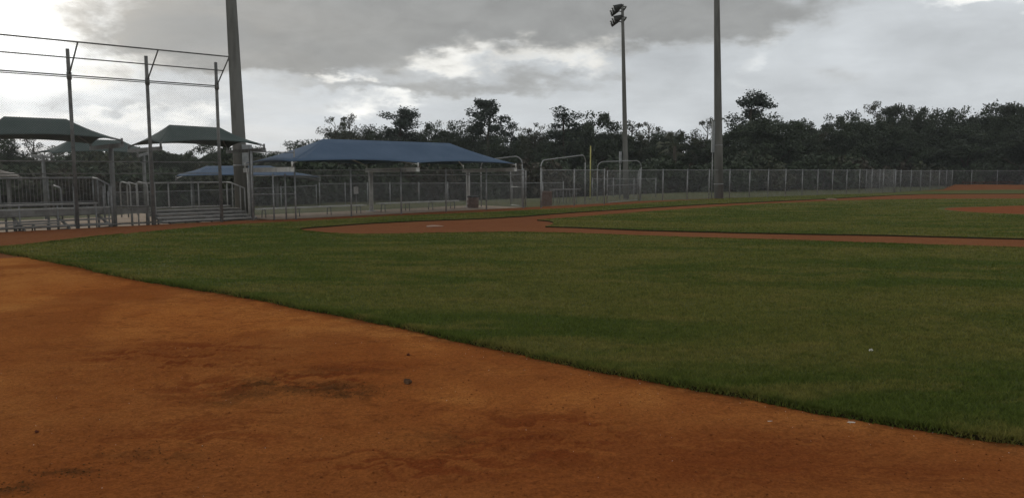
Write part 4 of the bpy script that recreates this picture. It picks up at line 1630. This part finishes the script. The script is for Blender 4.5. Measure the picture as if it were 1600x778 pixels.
def make_tree(kind, seed):
    """tree of unit scale: about 9 m tall, 6 m wide, origin at its foot"""
    r = np.random.default_rng(seed)
    rr = random.Random(seed)
    root = empty('tree')
    trunk = MB()
    tips = []

    def branch(p, d, L, rad0, depth, bend=.25):
        pts = [p]
        rs = [rad0]
        n = 4
        for i in range(n):
            d = (d + Vector((rr.gauss(0, bend), rr.gauss(0, bend), rr.gauss(.06, bend * .6)))).normalized()
            p = p + d * (L / n)
            pts.append(p)
            rs.append(rad0 * (1 - .62 * (i + 1) / n))
        trunk.tube(pts, rs, 6 if depth < 2 else 4, False)
        if depth >= 2:
            tips.append(p)
            tips.append(pts[2])
            return
        kids = rr.randint(3, 4) if depth == 0 else rr.randint(2, 3)
        for k in range(kids):
            i = rr.choice([2, 3, 4]) if k else 4
            a = rr.uniform(0, 2 * math.pi)
            spread = rr.uniform(.5, 1.05)
            nd = (d + Vector((math.cos(a) * spread, math.sin(a) * spread, rr.uniform(-.1, .35)))).normalized()
            branch(pts[i], nd, L * rr.uniform(.55, .8), rs[i] * .8, depth + 1)

    if kind == 'pine':
        h = 8.4
        top = Vector((rr.uniform(-.2, .2), rr.uniform(-.2, .2), h))
        trunk.tube([(0, 0, -.3), (.05, 0, 2.5), (.0, .08, 5.5), top], [.19, .155, .11, .04], 8, False)
        for k in range(17):
            z = 4.7 + 3.9 * (k / 16) ** .9
            a = rr.uniform(0, 6.28)
            ln_ = 1.7 * (1 - abs((k / 16) - .42) * .95) * rr.uniform(.7, 1.15)
            p0 = Vector((0, 0, z))
            p1 = p0 + Vector((math.cos(a) * ln_, math.sin(a) * ln_, rr.uniform(.1, .6)))
            trunk.tube([p0, (p0 + p1) / 2 + Vector((0, 0, .05)), p1], [.05, .035, .02], 4, False)
            tips.append(p1)
            tips.append(p0.lerp(p1, .6))
        tips.append(top)
        cr, per, lsz = .62, 190, .095
    elif kind == 'sparse':
        trunk.tube([(0, 0, -.3), (.1, .05, 2.6), (-.05, .1, 5.2), (.1, 0, 7.6)], [.2, .16, .10, .04], 7, False)
        for k in range(40):
            zt_ = rr.random()
            a = rr.uniform(0, 6.28)
            env = math.sin(math.pi * (.12 + .80 * zt_)) ** .7
            q_ = 2.7 * env * math.sqrt(rr.uniform(.12, 1))
            p1 = Vector((math.cos(a) * q_, math.sin(a) * q_, 3.0 + zt_ * 5.4))
            p0 = Vector((0, 0, max(1.8, p1.z - rr.uniform(.7, 1.9))))
            trunk.tube([p0, p0.lerp(p1, .5) + Vector((rr.gauss(0, .12), rr.gauss(0, .12), .12)), p1], [.05, .032, .012], 4, False)
            tips.append(p1)
        cr, per, lsz = .58, 130, .10
    elif kind == 'slim':
        trunk.tube([(0, 0, -.3), (.1, 0, 3.5), (0, .1, 6.5), (.1, .1, 8.6)], [.14, .11, .07, .03], 6, False)
        for k in range(24):
            z = 2.2 + 6.4 * k / 23
            a = rr.uniform(0, 6.28)
            ln_ = (1.35 * (1 - k / 26) + .25) * rr.uniform(.6, 1.2)
            p0 = Vector((0, 0, z))
            p1 = p0 + Vector((math.cos(a) * ln_, math.sin(a) * ln_, rr.uniform(-.1, .35)))
            trunk.tube([p0, p1], [.03, .015], 4, False)
            tips.append(p1)
        cr, per, lsz = .55, 190, .10
    else:
        branch(Vector((0, 0, -.3)), Vector((0, 0, 1)), 3.6, .26, 0, .2)
        for k in range(3):
            a = rr.uniform(0, 6.28)
            branch(Vector((0, 0, 1.6 + k * .5)), Vector((math.cos(a), math.sin(a), .7)).normalized(), 2.6, .14, 1)
        # fill the crown volume
        for k in range(44):
            a = rr.uniform(0, 6.28)
            zt_ = rr.random()
            env = math.sin(math.pi * min(1, .16 + zt_ * .80)) ** .6
            rad1 = 3.0 * env * math.sqrt(rr.uniform(.05, 1))
            tips.append(Vector((math.cos(a) * rad1, math.sin(a) * rad1, 1.9 + zt_ * 6.3)))
        cr, per, lsz = .78, 170, .125
    cen = []
    for t in tips:
        s = cr * rr.uniform(.65, 1.25)
        n = int(per * rr.uniform(.6, 1.3))
        d = r.normal(size=(n, 3))
        d /= np.linalg.norm(d, axis=1)[:, None]
        rad2 = s * r.uniform(.15, 1.0, (n, 1)) ** .55
        # lobed clump edges
        rad2 *= 1 + .35 * np.sin(d[:, :1] * 5 + seed) * np.sin(d[:, 1:2] * 4)
        c = np.array(t)[None] + d * rad2 * np.array([[1.1, 1.1, .75]])
        cen.append(c)
    cen = np.concatenate(cen)
    V, F = leaf_quads(cen, lsz, r)
    me_ = np_mesh('crown', V, F)
    me_.materials.append({'pine': leaf_pine, 'sparse': leaf_olive, 'slim': leaf_pine}.get(kind, leaf_oak))
    trunk.build('trunk', bark, root, True)
    link('crown', me_, root)
    zmax = float(np.percentile(V[:, 2], 99.7))
    wmax = float(np.percentile(np.abs(V[:, :2]), 97)) * 2
    return root, zmax, wmax


protos = {k: [make_tree(k, s) for s in seeds] for k, seeds in
          {'oak': (11, 12, 13, 14, 15), 'pine': (21, 22, 24), 'sparse': (31, 32), 'slim': (41, 42)}.items()}
used = set()
turn = {}
LAB = {'oak': ('dense dark broadleaf tree in the wood beyond the fences', 'broadleaf trees beyond the fences'),
       'pine': ('tall pine with a bare trunk rising above the wood', 'pines above the wood'),
       'sparse': ('airy thin leaved tree with branches showing against the sky', 'airy trees at the edge of the wood'),
       'slim': ('slim pointed young tree in the wood beyond the fences', 'slim trees beyond the fences')}


def put_tree(kind, px, top, width, Y, label=None):
    turn[kind] = turn.get(kind, -1) + 1
    pr, zm, wm = protos[kind][turn[kind] % len(protos[kind])]
    if id(pr) in used:
        o = copy_tree(pr)
    else:
        o = pr
        used.add(id(pr))
    x = (px - 800) / FPX * Y
    z0 = gz(x, Y)
    ztop = at(px, top, Y)[1]
    sz = (ztop - z0) / zm
    sw = (width / FPX * Y) / wm
    o.location = (x, Y, z0)
    o.scale = (sw, sw, sz)
    o.rotation_euler = (0, 0, random.uniform(0, 6.28))
    o.name = {'oak': 'broadleaf_tree', 'pine': 'pine_tree', 'sparse': 'airy_tree', 'slim': 'slim_tree'}[kind]
    lb, gr = LAB[kind]
    where = ('behind the bleachers', 'behind the blue dugout canopy', 'between the blue canopy and the thick light pole', 'beyond the long outfield fence')[(px > 430) + (px > 830) + (px > 1125)]
    if kind == 'oak':
        lb, gr = 'dense dark broadleaf tree ' + where, 'broadleaf trees ' + where
    tag(o, label or lb, 'tree', gr)
    return o


TREES = [
    ('oak', 12, 216, 66, 66), ('sparse', 58, 209, 58, 70), ('oak', 110, 238, 90, 74), ('oak', 165, 240, 80, 76), ('oak', 205, 246, 70, 76),
    ('oak', 255, 237, 66, 78), ('oak', 290, 241, 60, 78), ('oak', 326, 219, 52, 76), ('oak', 368, 222, 66, 76), ('oak', 408, 230, 60, 80),
    ('oak', 445, 240, 60, 82), ('oak', -40, 225, 80, 70), ('slim', 478, 236, 40, 85),
    ('sparse', 527, 184, 46, 92), ('sparse', 549, 180, 44, 95), ('oak', 580, 198, 52, 95), ('pine', 628, 168, 56, 96), ('slim', 604, 205, 36, 96),
    ('oak', 680, 192, 44, 96), ('oak', 708, 190, 50, 98), ('oak', 742, 196, 46, 96), ('pine', 764, 156, 56, 92), ('slim', 798, 190, 26, 92),
    ('sparse', 834, 194, 44, 90), ('oak', 815, 212, 50, 94), ('slim', 882, 168, 60, 86), ('oak', 868, 200, 60, 88), ('oak', 932, 178, 74, 86), ('oak', 905, 205, 60, 90),
    ('sparse', 986, 190, 56, 88), ('sparse', 1012, 192, 40, 92), ('oak', 965, 210, 60, 86), ('oak', 1030, 208, 56, 84), ('oak', 1068, 206, 60, 86),
    ('sparse', 1102, 186, 44, 84), ('pine', 1166, 144, 64, 86), ('oak', 1150, 196, 70, 82), ('oak', 1205, 180, 84, 78), ('oak', 1180, 190, 70, 80), ('oak', 1245, 188, 60, 80),
    ('sparse', 1272, 204, 40, 84), ('oak', 1262, 212, 50, 82), ('oak', 1298, 182, 52, 86), ('oak', 1334, 176, 50, 88), ('sparse', 1363, 160, 44, 92), ('oak', 1388, 166, 54, 92),
    ('oak', 1424, 168, 56, 94), ('oak', 1464, 172, 60, 94), ('oak', 1492, 170, 54, 96), ('oak', 1528, 164, 60, 94), ('oak', 1566, 164, 62, 92), ('oak', 1600, 166, 66, 92), ('oak', 1650, 160, 80, 92),
    ('oak', 1350, 190, 70, 90), ('oak', 1440, 192, 80, 96), ('oak', 1545, 190, 80, 98), ('oak', 640, 206, 70, 100), ('oak', 1090, 220, 70, 86), ('oak', 1700, 165, 80, 90),
    ('oak', 1000, 222, 60, 88), ('oak', 1315, 205, 60, 84), ('oak', 1400, 200, 70, 88), ('oak', 1500, 198, 80, 90), ('oak', 1590, 200, 80, 88), ('oak', 785, 214, 50, 88), ('oak', 545, 206, 80, 100)]
UNIQ = {(326, 219): 'rounded broadleaf tree rising above the small far blue canopy', (58, 209): 'bare looking airy tree showing under the green canopy edge',
        (764, 156): 'tallest pine with an open round crown above the blue canopy', (1166, 144): 'tall pine with a spreading crown beside the thick light pole',
        (628, 168): 'pine standing behind the middle of the blue canopy ridge'}
for k in range(38):
    px_ = 430 + k * 33 + random.uniform(-8, 8)
    sk = float(np.interp(px_, [430, 500, 600, 700, 800, 900, 1000, 1100, 1200, 1300, 1400, 1500, 1700], [243, 214, 212, 208, 214, 204, 212, 212, 198, 200, 188, 186, 184]))
    TREES.append(('oak', px_, sk + random.uniform(-6, 8), random.uniform(54, 74), 103 + random.uniform(-3, 5)))
for (k, px_, tp, wd_, Y_) in TREES:
    wd_ *= 1.12
    put_tree(k, px_, tp, wd_, Y_, UNIQ.get((px_, tp)))


# shrubs
def make_shrub(seed, mat):
    r = np.random.default_rng(seed)
    rr = random.Random(seed)
    root = empty('shrub')
    st = MB()
    cen = []
    for k in range(22):
        a = rr.uniform(0, 6.28)
        q_ = math.sqrt(rr.random()) * 1.5
        p = Vector((math.cos(a) * q_, math.sin(a) * q_, rr.uniform(.3, 2.3) * (1 - .25 * q_)))
        st.tube([(p.x * .15, p.y * .15, -.1), (p.x * .6, p.y * .6, p.z * .6), p], [.03, .02, .01], 4, False)
        n = int(80 * rr.uniform(.7, 1.3))
        d = r.normal(size=(n, 3))
        d /= np.linalg.norm(d, axis=1)[:, None]
        cen.append(np.array(p)[None] + d * .55 * r.uniform(.2, 1, (n, 1)) ** .5)
    cen = np.concatenate(cen)
    cen[:, 2] = np.maximum(cen[:, 2], .03)
    V, F = leaf_quads(cen, .14, r)
    me_ = np_mesh('foliage', V, F)
    me_.materials.append(mat)
    st.build('stem', bark, root, True)
    link('foliage', me_, root)
    return root


shr = [make_shrub(51, leaf_oak), make_shrub(52, leaf_oak), make_shrub(53, leaf_olive), make_shrub(54, leaf_brown)]
SL = ['dark green shrub at the foot of the wood', 'dark green shrub at the foot of the wood', 'olive green shrub at the foot of the wood', 'brownish brush at the foot of the wood']
SG = ['dark shrubs below the trees', 'dark shrubs below the trees', 'olive shrubs below the trees', 'brown brush below the trees']
su = set()
for k in range(120):
    px_ = -60 + k * 1760 / 119 + random.uniform(-6, 6)
    Y_ = np.interp(px_, [0, 450, 500, 800, 1200, 1400, 1700], [54, 58, 66, 68, 68, 86, 93]) + random.uniform(-3, 8)
    i = random.choices([0, 1, 2, 3], [4, 4, 2, 2])[0]
    if i in su:
        o = copy_tree(shr[i])
    else:
        o = shr[i]
        su.add(i)
    x = (px_ - 800) / FPX * Y_
    s = random.uniform(.9, 1.55)
    o.location = (x, Y_, gz(x, Y_))
    o.scale = (s * 1.15, s * 1.15, s * random.uniform(.8, 1.25))
    o.rotation_euler = (0, 0, random.uniform(0, 6.28))
    where = ('behind the bleachers', 'behind the dugout', 'behind the arched gates', 'beyond the long outfield fence')[(px_ > 430) + (px_ > 830) + (px_ > 1030)]
    tag(o, SL[i].replace('at the foot of the wood', 'under the trees ' + where), 'shrub', SG[i].replace('below the trees', where))


# cabbage palm
def palm(px, top, Y, label):
    x = (px - 800) / FPX * Y
    z0 = gz(x, Y)
    zt_ = at(px, top, Y)[1] - 1.0
    root = empty('palm_tree', (x, Y, z0))
    tag(root, label, 'palm')
    MB().tube([(x, Y, z0 - .2), (x + .05, Y, (z0 + zt_) / 2), (x, Y, zt_)], [.2, .17, .16], 8).build('trunk', bark, root, True)
    r = random.Random(int(px))
    for k in range(26):
        a = r.uniform(0, 6.28)
        e = r.uniform(-.5, 1.3)
        d = Vector((math.cos(a) * math.cos(e), math.sin(a) * math.cos(e), math.sin(e)))
        s = d.cross(Vector((0, 0, 1))).normalized()
        c = Vector((x, Y, zt_)) + d * 1.0
        m_ = MB()
        m_.tube([(x, Y, zt_), c], [.02, .012], 4, False)
        for j in range(-5, 6):
            f = (d + s * (j * .22) + Vector((0, 0, -.05 * abs(j)))).normalized()
            t_ = c + f * r.uniform(.7, .95) + Vector((0, 0, -.18 - .02 * abs(j)))
            md = c + f * .5
            w_ = s * .035 + Vector((0, 0, .02))
            o_ = len(m_.v)
            m_.v += [tuple(c), tuple(md - w_), tuple(t_), tuple(md + w_)]
            m_.f.append((o_, o_ + 1, o_ + 2, o_ + 3))
        m_.build('frond', leaf_olive, root)


palm(1052, 212, 72, 'cabbage palm with fan fronds in front of the wood')

# undergrowth that closes the view below the crowns
n = 52000
pxs = rng.uniform(-150, 1800, n)
Yu = np.interp(pxs, [0, 450, 800, 1200, 1400, 1700], [82, 96, 102, 92, 102, 104]) + rng.uniform(-4, 4, n)
xu = (pxs - 800) / FPX * Yu
hu = (2.2 + 3.6 * fbm(pxs * .012, pxs * 0 + 2, 7, 3)) * rng.random(n) ** .8
zu = ground_z(xu, Yu) + hu
V, F = leaf_quads(np.stack([xu, Yu, zu], 1), .34, rng)
me = np_mesh('undergrowth', V, F)
me.materials.append(leaf_oak)
tag(link('undergrowth', me), 'dark mass of undergrowth filling the depth of the wood', 'undergrowth', kind='stuff')


# ------------------------------------------------------------------ haze
hz = MB().box((0, 300, 8.5), (1900, 1900, 23))
m_h = bpy.data.materials.new('thin_haze')
m_h.use_nodes = True
m_h.node_tree.nodes.clear()
pv = m_h.node_tree.nodes.new('ShaderNodeVolumePrincipled')
pv.inputs['Color'].default_value = (0.9, 0.93, 0.96, 1)
pv.inputs['Density'].default_value = 0.00042
mo = m_h.node_tree.nodes.new('ShaderNodeOutputMaterial')
m_h.node_tree.links.new(pv.outputs[0], mo.inputs['Volume'])
tag(hz.build('haze', m_h), 'thin pale air veiling the far wood', 'haze', kind='stuff')
